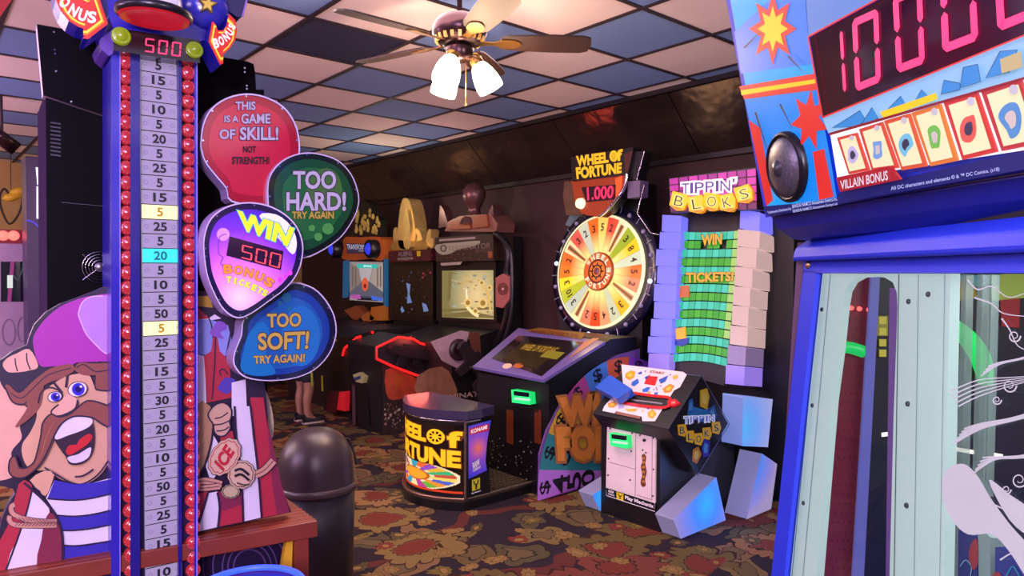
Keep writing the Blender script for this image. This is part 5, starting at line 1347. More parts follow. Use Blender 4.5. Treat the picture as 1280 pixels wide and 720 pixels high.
for x in (160, 175, 285, 300): mb.fill(P, z5((x, 130), (x + 6, 132), (x + 6, 230), (x, 240)), E('#6a5e58', .7), .0035)
mb.fill(P, z5((183, 120), (292, 122), (286, 142), (188, 140)), E('#2ab8a8', .9), .004); mb.text(P, 'BONUS', z5((218, 125), (258, 126), (258, 137), (218, 136)), E('#d8fff8', .9), .005, .02)
mb.fill(P, z5(*ell(225, 222, 16, 34)), E('#d8583a', .85), .004); mb.fill(P, z5(*ell(225, 230, 7, 12)), E('#7a1c18', .8), .0045)
mb.fill(P, z5((150, 275), (200, 272), (205, 296), (150, 292)), E('#b85ab0', .7), .004); mb.fill(P, z5((255, 278), (312, 290), (312, 305), (260, 300)), E('#3a6ad8', .8), .004)
mb.build('screen', g, label='lit screen of a road between tall buildings')
for q in (((115, 105), (138, 100), (140, 180), (134, 285), (112, 290)), ((318, 90), (331, 100), (330, 200), (331, 300), (328, 335), (318, 330))):
    mb = MB(); mb.slab(SF, z5(*q), .07, M('#2a7ab0', .35, emit=.25), None, .05); mb.build('blue_side_trim', g, bevel=.006)
xz = SF.hit(440, 400).x
mb = MB(); mb.extr([V(-7.24, y, z) for y, z in ((3.5, 0), (3.5, .62), (3.75, .84), (4.3, .92), (4.33, 0))], (-.95, 0, 0), M('#1a1012', .5)); pd = mb.build('gun_pedestal', g, bevel=.01)
mb = MB(); P = PY(4.22)
for q, c_ in (((430, 388), (445, 382), (456, 392), (444, 402)), '#8a4a2a'), (((450, 396), (460, 390), (468, 398), (458, 406)), '#a8642a'), (((464, 384), (479, 382), (478, 401), (462, 400)), '#b8702a'), (((428, 405), (470, 402), (474, 420), (430, 424)), '#7a1c22'):
    mb.slab(P, q, .12, M(c_, .4), None, .0)
mb.build('gun_rack', pd, bevel=.006, label='orange and red gun mount')
P = PY(3.38); mb = MB(); mb.slab(P, [(424, 490), (432, 489), (431, 514), (421, 512)], .05, M('#c81c2a', .35, emit=.55), None, .05); mb.slab(P, [(411, 489), (424, 489), (420, 516), (407, 514)], .05, M('#5a1420', .35, emit=.15), None, .04); mb.build('red_lamp_box', dpd, label='red glowing box at the foot')
P = PY(3.48); mb = MB(); mb.slab(P, [(401.5, 470), (405.5, 468), (406, 488), (402, 489)], .02, M('#c8c02a', .5, emit=.1), None, .02); mb.build('yellow_strip', pd)
# ================================================================== COIN PUSHER (right, close by)
g = thing('coin_pusher', 'big blue coin pusher cabinet with a pink 10000 display and mint window surround', 'arcade machine', tuple(C(.9, .85)))
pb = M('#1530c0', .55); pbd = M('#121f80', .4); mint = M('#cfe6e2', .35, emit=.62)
def QX(x, k=0.0): return Plane(C(x, 0, 1.5), -RT + ZZ * k)
a_, b_, c_ = C(.502, 1.4, 1.61), C(.572, .784, 1.61), C(.427, 1.4, 2.04)
n_ = (b_ - a_).cross(c_ - a_); n_ = n_ if n_.dot(RT) < 0 else -n_
HD = Plane(a_, n_)
WPn = QX(.59, .1)
# header box
mb = MB()
mb.slab(HD, [(904, -20), (957, 272), (1280, 214.5), (1560, 165), (1560, -380), (890, -100)], .34, M('#1530c0', .55))
hdr = mb.build('header', g, bevel=.005)
k_ = [0.0]
mb = MB()
def H(pts, m, smooth=0, d=.003): k_[0] += .0004; mb.fill(HD, pts, m, d + k_[0], smooth)
def HS(pts, w, m, closed=False, smooth=4, d=.003): k_[0] += .0004; mb.stroke(HD, pts, w, m, d + k_[0], closed, smooth)
cy_ = M('#10a4f0', .25, coat=.3, emit=.85, noise=.15); rd = M('#e0302c', .3, emit=.7, coat=.05); yw = M('#f0cc1c', .3, emit=.75)
dkb = M('#1a2478', .3, emit=.4, coat=.05); sk = M('#5c8ad0', .3, emit=.7, coat=.05)
H([(911, -10), (959, 262), (1046, 247), (1010, 46), (1004, -40)], cy_)
H([(1010, 46), (1300, -110), (1300, -300), (1004, -60)], sk)
# plain comic style colour shapes
def burst(cx, cy, rx, ry, n, m, k=.55, rot=0):
    H([(cx + (rx if i % 2 == 0 else rx * k) * math.cos(2 * PI * i / (2 * n) + rot), cy + (ry if i % 2 == 0 else ry * k) * math.sin(2 * PI * i / (2 * n) + rot)) for i in range(2 * n)], m)
bl1 = M('#1878e0', .3, emit=.8, coat=.05); bl2 = M('#0e86e4', .3, emit=.8, coat=.05)
H([(918, 40), (1004, -40), (1010, 46), (1016, 80), (926, 92)], bl1); H([(930, 120), (1022, 110), (1040, 210), (1046, 247), (1000, 254), (948, 200)], bl2)
burst(966, 36, 30, 46, 8, rd); burst(966, 36, 19, 29, 8, yw)
H([(924, 108), (1018, 92), (1022, 112), (930, 124)], rd); H([(926, 113), (1019, 99), (1020, 104), (927, 119)], yw)
burst(1012, 150, 24, 40, 7, rd, .5, .3); H([(936, 150), (950, 160), (966, 250), (958, 258)], rd); H([(1016, 190), (1030, 186), (1042, 246), (1024, 250)], rd)
for q in (((930, 60), (950, 40)), ((985, 70), (1004, 90)), ((944, 140), (960, 190)), ((975, 130), (990, 160))): HS(q, (2.2, .6), INK, False, 0)
H([(954, 258), (959, 270), (1280, 212), (1560, 160), (1560, 140), (1280, 188), (1050, 240), (1046, 247), (1010, 253)], dkb)
# skyline band above the cards
H([(1028, 148), (1290, 40), (1300, 96), (1036, 168)], M('#8cc0e8', .3, emit=.75, coat=.05))
for q in (((1040, 160), (1075, 138), (1082, 150), (1072, 158)), ((1075, 158), (1090, 134), (1098, 148)), ((1102, 144), (1126, 120), (1134, 134)), ((1140, 132), (1152, 112), (1166, 126)), ((1176, 118), (1180, 100), (1200, 104), (1200, 112)), ((1200, 110), (1204, 84), (1222, 80), (1226, 102)), ((1232, 98), (1250, 64), (1272, 62), (1262, 90))):
    H(q, M('#2f8cd0', .3, emit=.7, coat=.05)); HS(q, .8, INK, True, 0)
H([(1100, 140), (1170, 116), (1172, 124), (1104, 148)], yw); H([(1250, 74), (1276, 64), (1278, 84), (1252, 92)], M('#e0d890', .4, emit=.3))  # last pale square paints a reflected ticker sign
HS([(1010, 46), (1300, -112)], 2.2, rd, False, 0); HS([(1028, 147), (1300, 36)], 2.2, rd, False, 0); HS([(1036, 168), (1300, 92)], 3.2, M('#b01c2c', .3, emit=.2), False, 0); HS([(1010, 46), (1028, 147)], 2, rd, False, 0)
tf = M('#b4bef0', .4, emit=.75)
mb.text(HD, 'All DC characters and elements © & ™ DC Comics. (s18)', [(1113, 233), (1249, 208.5), (1249.5, 214.5), (1114, 239.5)], tf, .012, .012)
mb.text(HD, 'BANDAI NAMCO Amusement America Inc.', [(990, 255.5), (1046, 246), (1047, 250.5), (990.5, 260.5)], tf, .012, .015)
mb.text(HD, 'BANDAI NAMCO Amusement Europe Ltd.', [(991, 262), (1047, 252.5), (1047.5, 257), (991.5, 267)], tf, .012, .015)
mb.text(HD, 'Trademarks Distributed by', [(959, 264), (989, 259), (989.3, 263), (959.5, 268.5)], tf, .012, .015)
mb.build('header_art', hdr, label='cyan comic style printed panel with small legal text')
# the big number
mb = MB(); mb.slab(HD, [(1012, 47), (1300, -108), (1300, 36), (1029, 146)], .012, M('#2a0c1e', .12, coat=.9), INK, .012)
disp = mb.build('score_display', hdr, label='dark display window')
pk = E('#ff2f6e', 1.35)
dq = [[(1033, 46), (1053, 36), (1058, 116), (1038, 124)],
      [(1064.7, 25), (1097.5, 10), (1101, 102), (1069.5, 115)], [(1115.5, -4), (1152, -21), (1156, 79), (1121, 92)],
      [(1174, -38), (1217, -58), (1223, 50), (1178, 67)], [(1240, -75), (1290, -98), (1297, 20), (1247, 40)]]
for ch_, q_ in zip('10000', dq):
    mb = MB(); mb.digits(HD, ch_, [q_], pk, .014, .19); mb.build('digit', disp, label='pink glowing digit ' + ch_)
# strip of cards
mb = MB(); mb.slab(HD, [(1038, 169), (1300, 95), (1330, 180), (1047, 224)], .006, M('#f6f4ee', .35, emit=.95), None, .010)
cs = mb.build('card_strip', hdr, label='white lit strip of cards')
cards = [((1046, 172), (1070, 166), (1086, 213), (1061, 218), '#c83a2e', '#b8b0d8'), ((1073.6, 161.5), (1101.8, 152.6), (1122.5, 210), (1090, 214), '#c8402e', '#6a9ad0'), ((1104.7, 151), (1136, 142), (1158, 208), (1127, 213), '#d0502a', '#6ab8d0'),
         ((1139, 141), (1174.5, 130), (1196.7, 201), (1162.6, 208), '#d8742a', '#6ab84a'), ((1179, 127.4), (1220.5, 115.5), (1245.7, 190), (1202.7, 200), '#c8302e', '#d8584a'), ((1226, 114), (1275, 99), (1302, 179), (1252, 189), '#b82c34', '#4a8ac0')]
for i, (a, b, c, d, h, h2) in enumerate(cards):
    mb = MB(); q = [a, b, c, d]
    mb.slab(HD, q, .003, M(h, .4, emit=.75), None, .014); mb.fill(HD, off(q, .80, .86), M('#ecdcac', .4, emit=.85), .0155)
    ce = (sum(p[0] for p in q) / 4, sum(p[1] for p in q) / 4); s_ = (b[0] - a[0]) / 30
    rnd = random.Random(i); bl = [(ce[0] + math.cos(t * .785) * 8 * s_ * rnd.uniform(.6, 1.25), ce[1] + 2 + math.sin(t * .785) * 15 * s_ * rnd.uniform(.7, 1.1)) for t in range(8)]
    mb.fill(HD, bl, M(h2, .4, emit=.75), .0165, 3); mb.fill(HD, off(bl, .5), M('#f0ead8' if i % 2 else '#3a3a5a', .4, emit=.3), .017, 3)
    mb.fill(HD, ell(b[0] - 3 * s_ - 3, b[1] + 8 * s_, 3.6 * s_, 4 * s_, 0, 12), M('#d8dce0', .4, emit=.4), .0175)
    mb.build('bonus_card', cs)
mb = MB(); mb.slab(HD, [(1045, 222), (1112, 207.5), (1125, 224.5), (1050, 240)], .004, M('#c01c2c', .35, emit=.4), None, .019)
mb.text(HD, 'VILLAIN BONUS', [(1050, 226), (1109, 213), (1111, 225), (1052, 237)], M('#f4e8ec', .4, emit=.5), .021, .02, None, 0, .2)
mb.build('bonus_tab', cs, label='red tab reading VILLAIN BONUS')
# round chrome speaker
mb = MB(); c0 = HD.hit(989, 208)
mb.lathe(c0, [(.064, 0), (.064, .012), (.058, .018), (.054, .012)], M('#1a1a20', .3, .5), n_, 40)
mesh_ = M('#6a6c74', .4, .8, noise=.7, scale=220)
mb.lathe(c0, [(.056, .010), (.052, .016), (.04, .022), (.022, .026), (0, .028)], mesh_, n_, 40)
mb.lathe(c0, [(.016, .026), (.012, .032), (0, .034)], M('#2a2a30', .3), n_, 20)
mb.build('speaker', hdr, label='round dark metal speaker grille')
# rounded underside, beam, posts
mb = MB(); lip = [C(.515, 1.40, 1.612), C(.53, 1.40, 1.585), C(.56, 1.40, 1.565), C(.62, 1.40, 1.56), C(.72, 1.40, 1.56), C(.72, 1.40, 1.64)]
mb.extr(lip, -FW * 1.15 + RT * .131, pbd); mb.build('header_lip', g, bevel=.004)
mb = MB(); bm_ = [C(.60, 1.425, 1.565), C(.575, 1.425, 1.548), C(.570, 1.425, 1.530), C(.572, 1.425, 1.522), C(.70, 1.425, 1.522), C(.70, 1.425, 1.565)]
mb.extr(bm_, -FW * 1.16, pb); mb.build('top_beam', g, bevel=.004)
bm = MB(); bm.slab(WPn, [(1003, 318), (1004, 341), (1290, 341), (1600, 341), (1600, 300), (1280, 305)], .012, pb)
bm.slab(WPn, [(1004, 338), (1021, 338), (978, 740), (945, 900), (925, 900), (964, 720)], .012, pb)
bm.slab(WPn, [(1600, 300), (1660, 300), (1660, 1500), (1600, 1500)], .012, pb)
fo = bm.build('window_frame', g, bevel=.003)
mb = MB()
for x, y in ((1011, 331),): 
    p = WPn.hit(x, y); mb.lathe(p, [(.008, 0), (.008, .003), (.005, .006), (0, .007)], M('#c8a878', .25, .9), WPn.no, 14)
mb.build('bolt', fo)
mb = MB(); sidem = M('#4a2c40', .4)
mb.hexa([C(.585, 1.44, 1.56), C(.60, 1.44, 1.56), C(.53, 1.44, .0), C(.50, 1.44, .0)], [C(.60, 1.428, 1.56), C(.62, 1.428, 1.56), C(.55, 1.428, .0), C(.52, 1.428, .0)], sidem)
mb.hexa([C(.62, 1.43, 1.56), C(1.5, 1.43, 1.56), C(1.5, 1.43, 0), C(.56, 1.43, 0)], [C(.62, 1.41, 1.56), C(1.5, 1.41, 1.56), C(1.5, 1.41, 0), C(.56, 1.41, 0)], BLACKM)
mb.hexa([C(1.48, 1.41, 1.56), C(1.5, 1.41, 1.56), C(1.5, 1.41, 0), C(1.48, 1.41, 0)], [C(1.48, .28, 1.56), C(1.5, .28, 1.56), C(1.5, .28, 0), C(1.48, .28, 0)], BLACKM)
mb.hexa([C(.60, 1.43, 1.58), C(1.5, 1.43, 1.58), C(1.5, 1.43, 1.56), C(.60, 1.43, 1.56)], [C(.62, .28, 1.58), C(1.5, .28, 1.58), C(1.5, .28, 1.56), C(.62, .28, 1.56)], BLACKM)
mb.hexa([C(.58, .30, 1.56), C(1.5, .30, 1.56), C(1.5, .30, 0), C(.50, .30, 0)], [C(.58, .28, 1.56), C(1.5, .28, 1.56), C(1.5, .28, 0), C(.50, .28, 0)], pbd)
mb.build('cabinet_shell', g)
mb = MB(); mb.hexa([C(.46, 1.42, .0), C(.46, .28, .0), C(.50, .28, .74), C(.50, 1.42, .74)], [C(1.48, 1.40, .0), C(1.48, .30, .0), C(1.48, .30, .74), C(1.48, 1.40, .74)], pb)
mb.build('cabinet_base', g, bevel=.01)
# mint panel with an arched slot, behind the glass; emission stands in for LED light
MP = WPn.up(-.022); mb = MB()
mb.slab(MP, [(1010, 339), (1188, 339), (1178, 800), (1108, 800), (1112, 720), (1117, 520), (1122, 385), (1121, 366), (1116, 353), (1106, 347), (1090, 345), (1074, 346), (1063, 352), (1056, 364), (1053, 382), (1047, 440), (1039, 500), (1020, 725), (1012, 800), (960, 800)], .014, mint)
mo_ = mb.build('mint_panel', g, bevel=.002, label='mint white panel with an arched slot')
mb = MB(); P = MP.up(.0005); ln = M('#8fa8a8', .4)
for q in (((1026, 343), (986, 760)), ((1038, 343), (1000, 760)), ((1148, 343), (1142, 760)), ((1181, 343), (1174, 760))): mb.stroke(P, q, .9, ln, .001, smooth=0)
mb.stroke(P, [(1123.5, 343), (1117, 760)], 1.2, M('#5a6a6c', .4), .001, smooth=0)
mb.build('panel_seams', mo_)
f0 = None
for x, y in ((1028, 387), (1009, 454), (1016, 507), (998, 582), (1005, 629), (987, 709), (1136.5, 377), (1161, 368), (1135.5, 505), (1134, 632)):
    p = MP.hit(x, y); mb = MB(); mb.lathe(p, [(.0042, 0), (.0042, .002), (.0028, .0034), (.0012, .0022), (0, .002)], M('#6a7478', .25, .8), MP.no, 12); mb.build('screw', mo_)
mb = MB(); R1 = Plane(C(0, 1.38, 1.5), -FW)
mb.slab(R1, [(1040, 330), (1096, 330), (1062, 800), (1020, 800)], .004, M('#b03a50', .4, noise=.1, emit=.12))
for r in range(34):
    for c_2 in range(4):
        y = 400 + r * 11.5; x = 1055 + c_2 * 7 + (r % 2) * 3 - (y - 400) * .055; mb.fill(R1, ell(x, y, 1.0, 1.3, 0, 6), M('#5a1424', .5), .0006)
rs_ = mb.build('red_strip', g, label='red perforated strip inside the slot')
mb = MB(); mb.slab(Plane(C(0, 1.36, 1.5), -FW), [(1090, 330), (1101, 330), (1080, 720), (1083, 800), (1068, 800), (1066, 720)], .006, M('#8a86e8', .35, emit=.3)); mb.slab(WPn.up(-.04), [(1112, 360), (1122, 360), (1113, 800), (1106, 800)], .02, M('#8a68a8', .35)); mb.build('violet_strip', g)
# inside of the cabinet
BK = Plane(C(0, 1.395, 1.5), -FW); mb = MB()
mb.slab(BK, [(1022, 318), (1560, 318), (1560, 900), (1000, 900)], .01, M('#2a2632', .4, noise=.3, scale=5))
for q, c_3 in (((1200, 352), (1215, 345), (1222, 372), (1198, 376)), '#c8a82a'), (((1238, 344), (1285, 340), (1285, 372), (1240, 376)), '#d8e86a'), (((1160, 400), (1210, 395), (1215, 520), (1165, 560)), '#22304a'), (((1190, 345), (1250, 343), (1250, 356), (1192, 360)), '#7ac0c8'), (((1250, 372), (1275, 372), (1274, 410), (1252, 408)), '#c83a44'), (((1090, 470), (1112, 480), (1112, 600), (1080, 620)), '#3a3a44'), (((1096, 395), (1110, 395), (1110, 420), (1096, 420)), '#c8b84a'):
    mb.fill(BK, q, M(c_3, .4, emit=.2), .004)
for y in (396, 410, 424, 437): mb.fill(BK, [(1099, y), (1108, y), (1108, y + 9), (1099, y + 9)], M('#d8c84a', .4, emit=.5), .006)
for q in (((1102, 541), (1120, 539), (1120, 544), (1102, 546)), ((1184, 557), (1218, 563), (1218, 568), (1184, 562)), ((1242, 566), (1254, 568), (1252, 573), (1242, 571))): mb.fill(BK, q, E('#fff6e8', 1.4), .006)
bk_ = mb.build('inner_back', g)
mb = MB(); ar = [BK.up(.03).hit(*p) for p in sm([(1182, 400), (1205, 418), (1222, 440), (1230, 462), (1232, 480)], 4, False)]
mb.tube(ar, [.012 + .006 * math.sin(PI * i / (len(ar) - 1)) for i in range(len(ar))], E('#18d860', 1.0), 8)
ar = [BK.up(.02).hit(*p) for p in sm([(1040, 440), (1058, 434), (1080, 440)], 3, False)]; mb.tube(ar, .012, E('#18c860', .9), 8)
mb.build('green_light', g, label='green glowing light arc')
mb = MB()
for x in (1064, 1074, 1086): mb.lathe(Plane(C(0, 1.37, 1.5), -FW).hit(x, 385 + (x - 1064) * .1), [(.005, 0), (.004, .004), (0, .005)], E('#ff5a5a', 2.2), -FW, 10)
mb.build('red_light', g)
acr = M('#cfe0dc', .15, alpha=.42, emit=.12)
for q in (((1202, 343), (1208, 343), (1198, 800), (1190, 800)), ((1222, 343), (1228, 343), (1216, 800), (1210, 800)), ((1236, 343), (1240, 343), (1232, 620), (1228, 620))):
    mb = MB(); mb.slab(WPn.up(-.15), q, .012, acr); mb.build('acrylic_bar', g)
TB = WPn.up(-.08)
for q, c_4, extra in (([(1198, 662), (1221, 672), (1224, 860), (1196, 860)], '#2f2ca0', 1), ([(1244, 684), (1290, 682), (1290, 860), (1242, 860)], '#3434b0', 2), ([(1222, 655), (1238, 672), (1236, 860), (1226, 860)], '#bcd0d0', 0)):
    mb = MB(); mb.slab(TB, q, .02, M(c_4, .35, emit=.15))
    if extra == 1: mb.fill(TB, [(1221, 674), (1222, 705), (1216, 712), (1211, 698), (1213, 682)], M('#d8304a', .4, emit=.2), .001, 3); mb.stroke(TB, [(1200, 708), (1207, 700), (1214, 708), (1213, 720)], 1, M('#a8c0e8', .4), .001)
    if extra == 2: mb.stroke(TB, [(1258, 720), (1266, 708), (1274, 720)], 1.6, M('#2ab8d8', .4, emit=.2), .001); mb.fill(TB, ell(1246, 722, 6, 7), M('#c82a44', .4, emit=.2), .001)
    mb.build('prize_card', g)
# glass with plain white sweeping line art
gm_ = bpy.data.materials.new('window_glass'); gm_.use_nodes = True
nt = gm_.node_tree; nt.nodes.clear()
o_ = nt.nodes.new('ShaderNodeOutputMaterial'); mxs = nt.nodes.new('ShaderNodeMixShader'); tr = nt.nodes.new('ShaderNodeBsdfTransparent'); gl_ = nt.nodes.new('ShaderNodeBsdfGlossy'); fr = nt.nodes.new('ShaderNodeFresnel')
fr.inputs['IOR'].default_value = 1.45; gl_.inputs['Roughness'].default_value = .03; tr.inputs['Color'].default_value = (.95, .98, .98, 1)
nt.links.new(fr.outputs[0], mxs.inputs[0]); nt.links.new(tr.outputs[0], mxs.inputs[1]); nt.links.new(gl_.outputs[0], mxs.inputs[2]); nt.links.new(mxs.outputs[0], o_.inputs[0])
GP = WPn.up(-.008); mb = MB()
mb.poly([GP.hit(*p) for p in ((900, 1400), (1604, 1400), (1604, 335), (1006, 335))], gm_)
gs = mb.build('glass', g)
mb = MB(); wl = M('#e6eeee', .5, emit=.25); A1 = WPn.up(-.005); s0 = [0]
def W_(pts, w=2.0, fill=False):
    s0[0] += .00008
    if fill: mb.fill(A1, pts, wl, s0[0], 4)
    else: mb.stroke(A1, pts, w, wl, s0[0], False, 4)
W_([(1178, 600), (1186, 585), (1205, 580), (1222, 595), (1238, 622), (1262, 655), (1290, 690), (1290, 730), (1262, 690), (1240, 668), (1210, 668), (1190, 650), (1179, 625)], 0, True)
W_([(1236, 600), (1262, 618), (1290, 640), (1290, 670), (1262, 650)], 0, True)
for q in (((1210, 350), (1222, 362), (1240, 358), (1262, 372), (1290, 362)), ((1218, 372), (1240, 380), (1255, 392), (1290, 396)), ((1252, 398), (1262, 412), (1272, 432), (1290, 440)), ((1180, 625), (1200, 612), (1222, 616)), ((1240, 630), (1260, 640), (1275, 662)), ((1250, 700), (1270, 690), (1290, 700))):
    W_(q, (2.2, .8))
# feathered wing shapes and curls
def wing(x0, y0, x1, y1, n, sp, bend):
    for k in range(n):
        t = k / max(1, n - 1)
        W_(((x0 + 3 * k, y0 + sp * k), (x0 + (x1 - x0) * .35, y0 + (y1 - y0) * .35 + bend * (1 - t) + sp * k * .7), (x0 + (x1 - x0) * .7, y0 + (y1 - y0) * .7 + bend * .5 * (1 - t) + sp * k * .4), (x1, y1 + sp * .3 * k)), (2.0, .7))
wing(1186, 490, 1292, 470, 5, 4.5, -8); wing(1226, 470, 1292, 446, 4, -4, -6); wing(1190, 556, 1292, 520, 6, -4, -7); wing(1216, 592, 1292, 572, 5, -5, -10)
for cx, cy, r in ((1262, 482, 9), (1246, 500, 6), (1274, 600, 10), (1258, 612, 6), (1268, 420, 8)):
    W_([(cx + r * (1 - k / 16) * math.cos(k * .75), cy + r * (1 - k / 16) * math.sin(k * .75)) for k in range(13)], (2.0, .8))
mb.build('glass_artwork', gs, label='white sweeping line artwork on the glass')

# ================================================================== FAR LEFT CORNER
LX = PX(-7.6)
def far(px, py, x=-7.6): return PX(x).hit(px, py)
p = far(20, 400)
g = thing('claw_machine', 'greyish purple prize machine with a small window, behind the strongman at the far left', 'arcade machine', (-7.9, p.y, 0))
cm = M('#8a6f92', .5, noise=.1); mb = MB()
tl, br = far(-60, 304), far(54, 326)
y0, y1 = far(-60, 330).y, far(53, 330).y; zt_2 = far(0, 304).z
mb.box((-8.4, y0, 0), (-7.6, y1, zt_2), cm); mb.build('cabinet_body', g, bevel=.01)
mb = MB(); mb.fill(LX, [(1, 327), (47, 327), (46, 377), (1, 377)], M('#141018', .15, coat=.6), .004)
mb.fill(LX, [(9, 344), (16, 344), (16, 360), (9, 360)], E('#c8dcd0', .8), .006); mb.fill(LX, [(13, 327), (18, 327), (14, 377), (9, 377)], M('#a8388a', .4, emit=.3), .005)
mb.fill(LX, [(28, 330), (46, 330), (45, 374), (30, 374)], M('#8a8a94', .4, emit=.1), .005)
for y in (334, 341, 348, 355, 362): mb.fill(LX, [(37, y), (44, y), (44, y + 4), (37, y + 4)], M('#4a4450', .4), .006)
mb.stroke(LX, [(17, 344), (22, 350), (27, 340), (29, 330)], 1.2, M('#3a5a50', .4), .006)
mb.build('window', g, label='small dark window with prizes behind')
mb = MB(); mb.stroke(LX, ell(11, 415, 8, 16), 1.5, M('#6a5274', .5), .004, True, 0); mb.stroke(LX, ell(28, 412, 6, 15), 1.2, M('#6a5274', .5), .004, True, 0); mb.build('emblem', g)
LX2 = PX(-7.75)
p = LX2.hit(10, 294)
g = tag(None or thing('red_signal_lamps', 'red lamp bar with two glowing lamps on top of the greyish purple prize machine', 'lamp', (-7.8, p.y, zt_2)), 'red lamp bar with two glowing lamps on top of the greyish purple prize machine', 'lamp')
mb = MB(); a = LX2.hit(-40, 285); b = LX2.hit(29, 304); mb.box((-8.0, a.y, zt_2 + .002), (-7.75, b.y, a.z), M('#7a1024', .4, emit=.5)); mb.build('housing', g)
for x in (4, 17):
    mb = MB(); mb.lathe(LX2.hit(x, 294.5), [(.045, 0), (.04, .02), (0, .04)], E('#ff5a50', 3.0), (1, 0, 0), 14); mb.build('lamp', g)
LX3 = PX(-7.2)
p = LX3.hit(44, 300)
g = thing('tall_purple_cabinet', 'dark purple tall cabinet with two white screen reflections painted on, left of the black back board', 'cabinet', (-7.3, p.y, 0))
mb = MB(); a = LX3.hit(32, 195); b = LX3.hit(62, 300); mb.box((-7.5, a.y, 0), (-7.2, b.y, a.z), M('#3a2a52', .4)); mb.build('cabinet_body', g, bevel=.01)
mb = MB(); mb.slab(LX3, [(45, 209), (53, 210), (54, 232), (47, 231)], .02, E('#f0ecff', 1.4), None, .015); mb.slab(LX3, [(46, 233), (54, 233), (54, 274), (46, 273)], .02, E('#f0ecff', 1.4), None, .015); mb.build('bright_panel', g, label='white glowing patches painting a screen reflection')  # glowing slabs paint the reflection of a bright screen
mb = MB(); mb.stroke(LX3, [(33, 275), (42, 278), (50, 286), (56, 298)], 2.2, E('#4a3ad8', .7), .006); mb.build('blue_band', g)
p = PX(-6.6).hit(8, 180)
sp = thing('ceiling_spotlight', 'dark cylindrical spotlight hanging under the ceiling at the far left', 'lamp', (p.x, p.y, ZC))
mb = MB(); d = (PX(-6.6).hit(20, 187) - PX(-6.6).hit(-6, 168)).normalized(); c0 = PX(-6.6).hit(21, 187)
mb.lathe(c0, [(0, -.005), (.05, -.004), (.055, -.0), (.055, -.22), (.03, -.25), (0, -.25)], M('#4a3a40', .25, .8), d, 20); mb.build('lamp_barrel', sp)
mb = MB(); mb.tube([c0 - d * .12 + ZZ * .05, V(c0.x - d.x * .12, c0.y - d.y * .12, ZC)], .012, M('#4a3a40', .3, .7), 8); mb.build('stem', sp)
P = PX(-9.6); p = P.hit(16, 262)
ho = thing('wire_heart', 'dark wire heart ornament with two yellow birds on the lit tan wall', 'ornament', (p.x, p.y, p.z))
mb = MB(); mb.tube([P.hit(*q) for q in sm([(14, 246), (6, 236), (0, 244), (2, 262), (12, 280), (24, 266), (28, 246), (22, 236)], 4)], .012, M('#2a1c18', .6), 6, True); 
mb.tube([P.hit(14, 246), V(P.hit(14, 246).x, P.hit(14, 246).y, ZC)], .004, M('#2a1c18', .6), 6)
mb.build('wire', ho)
for x, y in ((16, 248), (25, 241)):
    mb = MB(); c0 = P.hit(x, y); mb.lathe(c0 - V(0, .1, .01), [(0, 0), (.035, .03), (.05, .09), (.035, .15), (.01, .2), (0, .22)], M('#d8a82a', .5), (0, .95, .25), 12); mb.build('bird', ho)
# red sign hanging at the top left corner
P = PX(-3.4); p = P.hit(2, 8)
rsg = thing('red_hanging_sign', 'corner of a red sign hanging from the ceiling at the top left', 'sign', (p.x, p.y, ZC))
mb = MB(); mb.slab(P, [(-40, -45), (20, -30), (17, -4), (-3, 25), (-40, 22)], .03, M('#a8242c', .4)); mb.build('sign_panel', rsg)
mb = MB(); a = P.hit(-30, -30); b = P.hit(5, -30)
for q in (a, b): mb.tube([q, V(q.x, q.y, ZC)], .004, CHROME, 6)
mb.build('hanger', rsg)

# ================================================================== LIGHT
w = bpy.data.worlds.new('room_air'); scene.world = w; w.use_nodes = True
w.node_tree.nodes['Background'].inputs[0].default_value = (.55, .38, .62, 1); w.node_tree.nodes['Background'].inputs[1].default_value = .0
def light(kind, loc, col, e, size=.1, target=None, sy=None, spread=None):
    d = bpy.data.lights.new(kind.lower() + '_light', kind); d.energy = e; d.color = col
    if kind == 'AREA':
        d.size = size
        if sy: d.shape = 'RECTANGLE'; d.size_y = sy
        if spread: d.spread = spread
    else: d.shadow_soft_size = size
    o = bpy.data.objects.new(d.name, d); COL.objects.link(o); o.location = loc
    if target is not None: o.rotation_euler = (Vector(target) - Vector(loc)).to_track_quat('-Z', 'Y').to_euler()
    return o
# fan lamps
for a in (-112, 8, 128):
    t = math.radians(a); d = RT * math.cos(t) + FW * math.sin(t)
    light('POINT', V(fc.x, fc.y, hz - .36) + d * .22, (1, .62, .40), 15, .05)
light('POINT', V(fc.x, fc.y, hz - .26), (1, .60, .38), 8, .04)

# ================================================================== CHILD AT THE SHOOTING GAME
bx_, by_ = -6.64, 3.0
g = thing('person', 'child in dark shorts with a yellow stripe standing behind the blue balloon sign', 'person', (bx_, by_, 0))
def skinned(name, verts, edges, radii, mat, parent, lvl=2):
    me = bpy.data.meshes.new(name); me.from_pydata([(x, y, z) for x, y, z in verts], edges, []); me.materials.append(mat)
    o = bpy.data.objects.new(name, me); COL.objects.link(o); o.parent = parent; o['_o'] = parent['_o']
    md = o.modifiers.new('skin', 'SKIN'); md.use_smooth_shade = True
    for i, r in enumerate(radii):
        r = r if isinstance(r, tuple) else (r, r)
        me.skin_vertices[0].data[i].radius = r
    me.skin_vertices[0].data[0].use_root = True
    sb = o.modifiers.new('smooth', 'SUBSURF'); sb.levels = lvl; sb.render_levels = lvl
    return o
vs_, es_, rs_ = [], [], []
def vtx(p, r, par=None):
    vs_.append(p); rs_.append(r)
    if par is not None: es_.append((par, len(vs_) - 1))
    return len(vs_) - 1
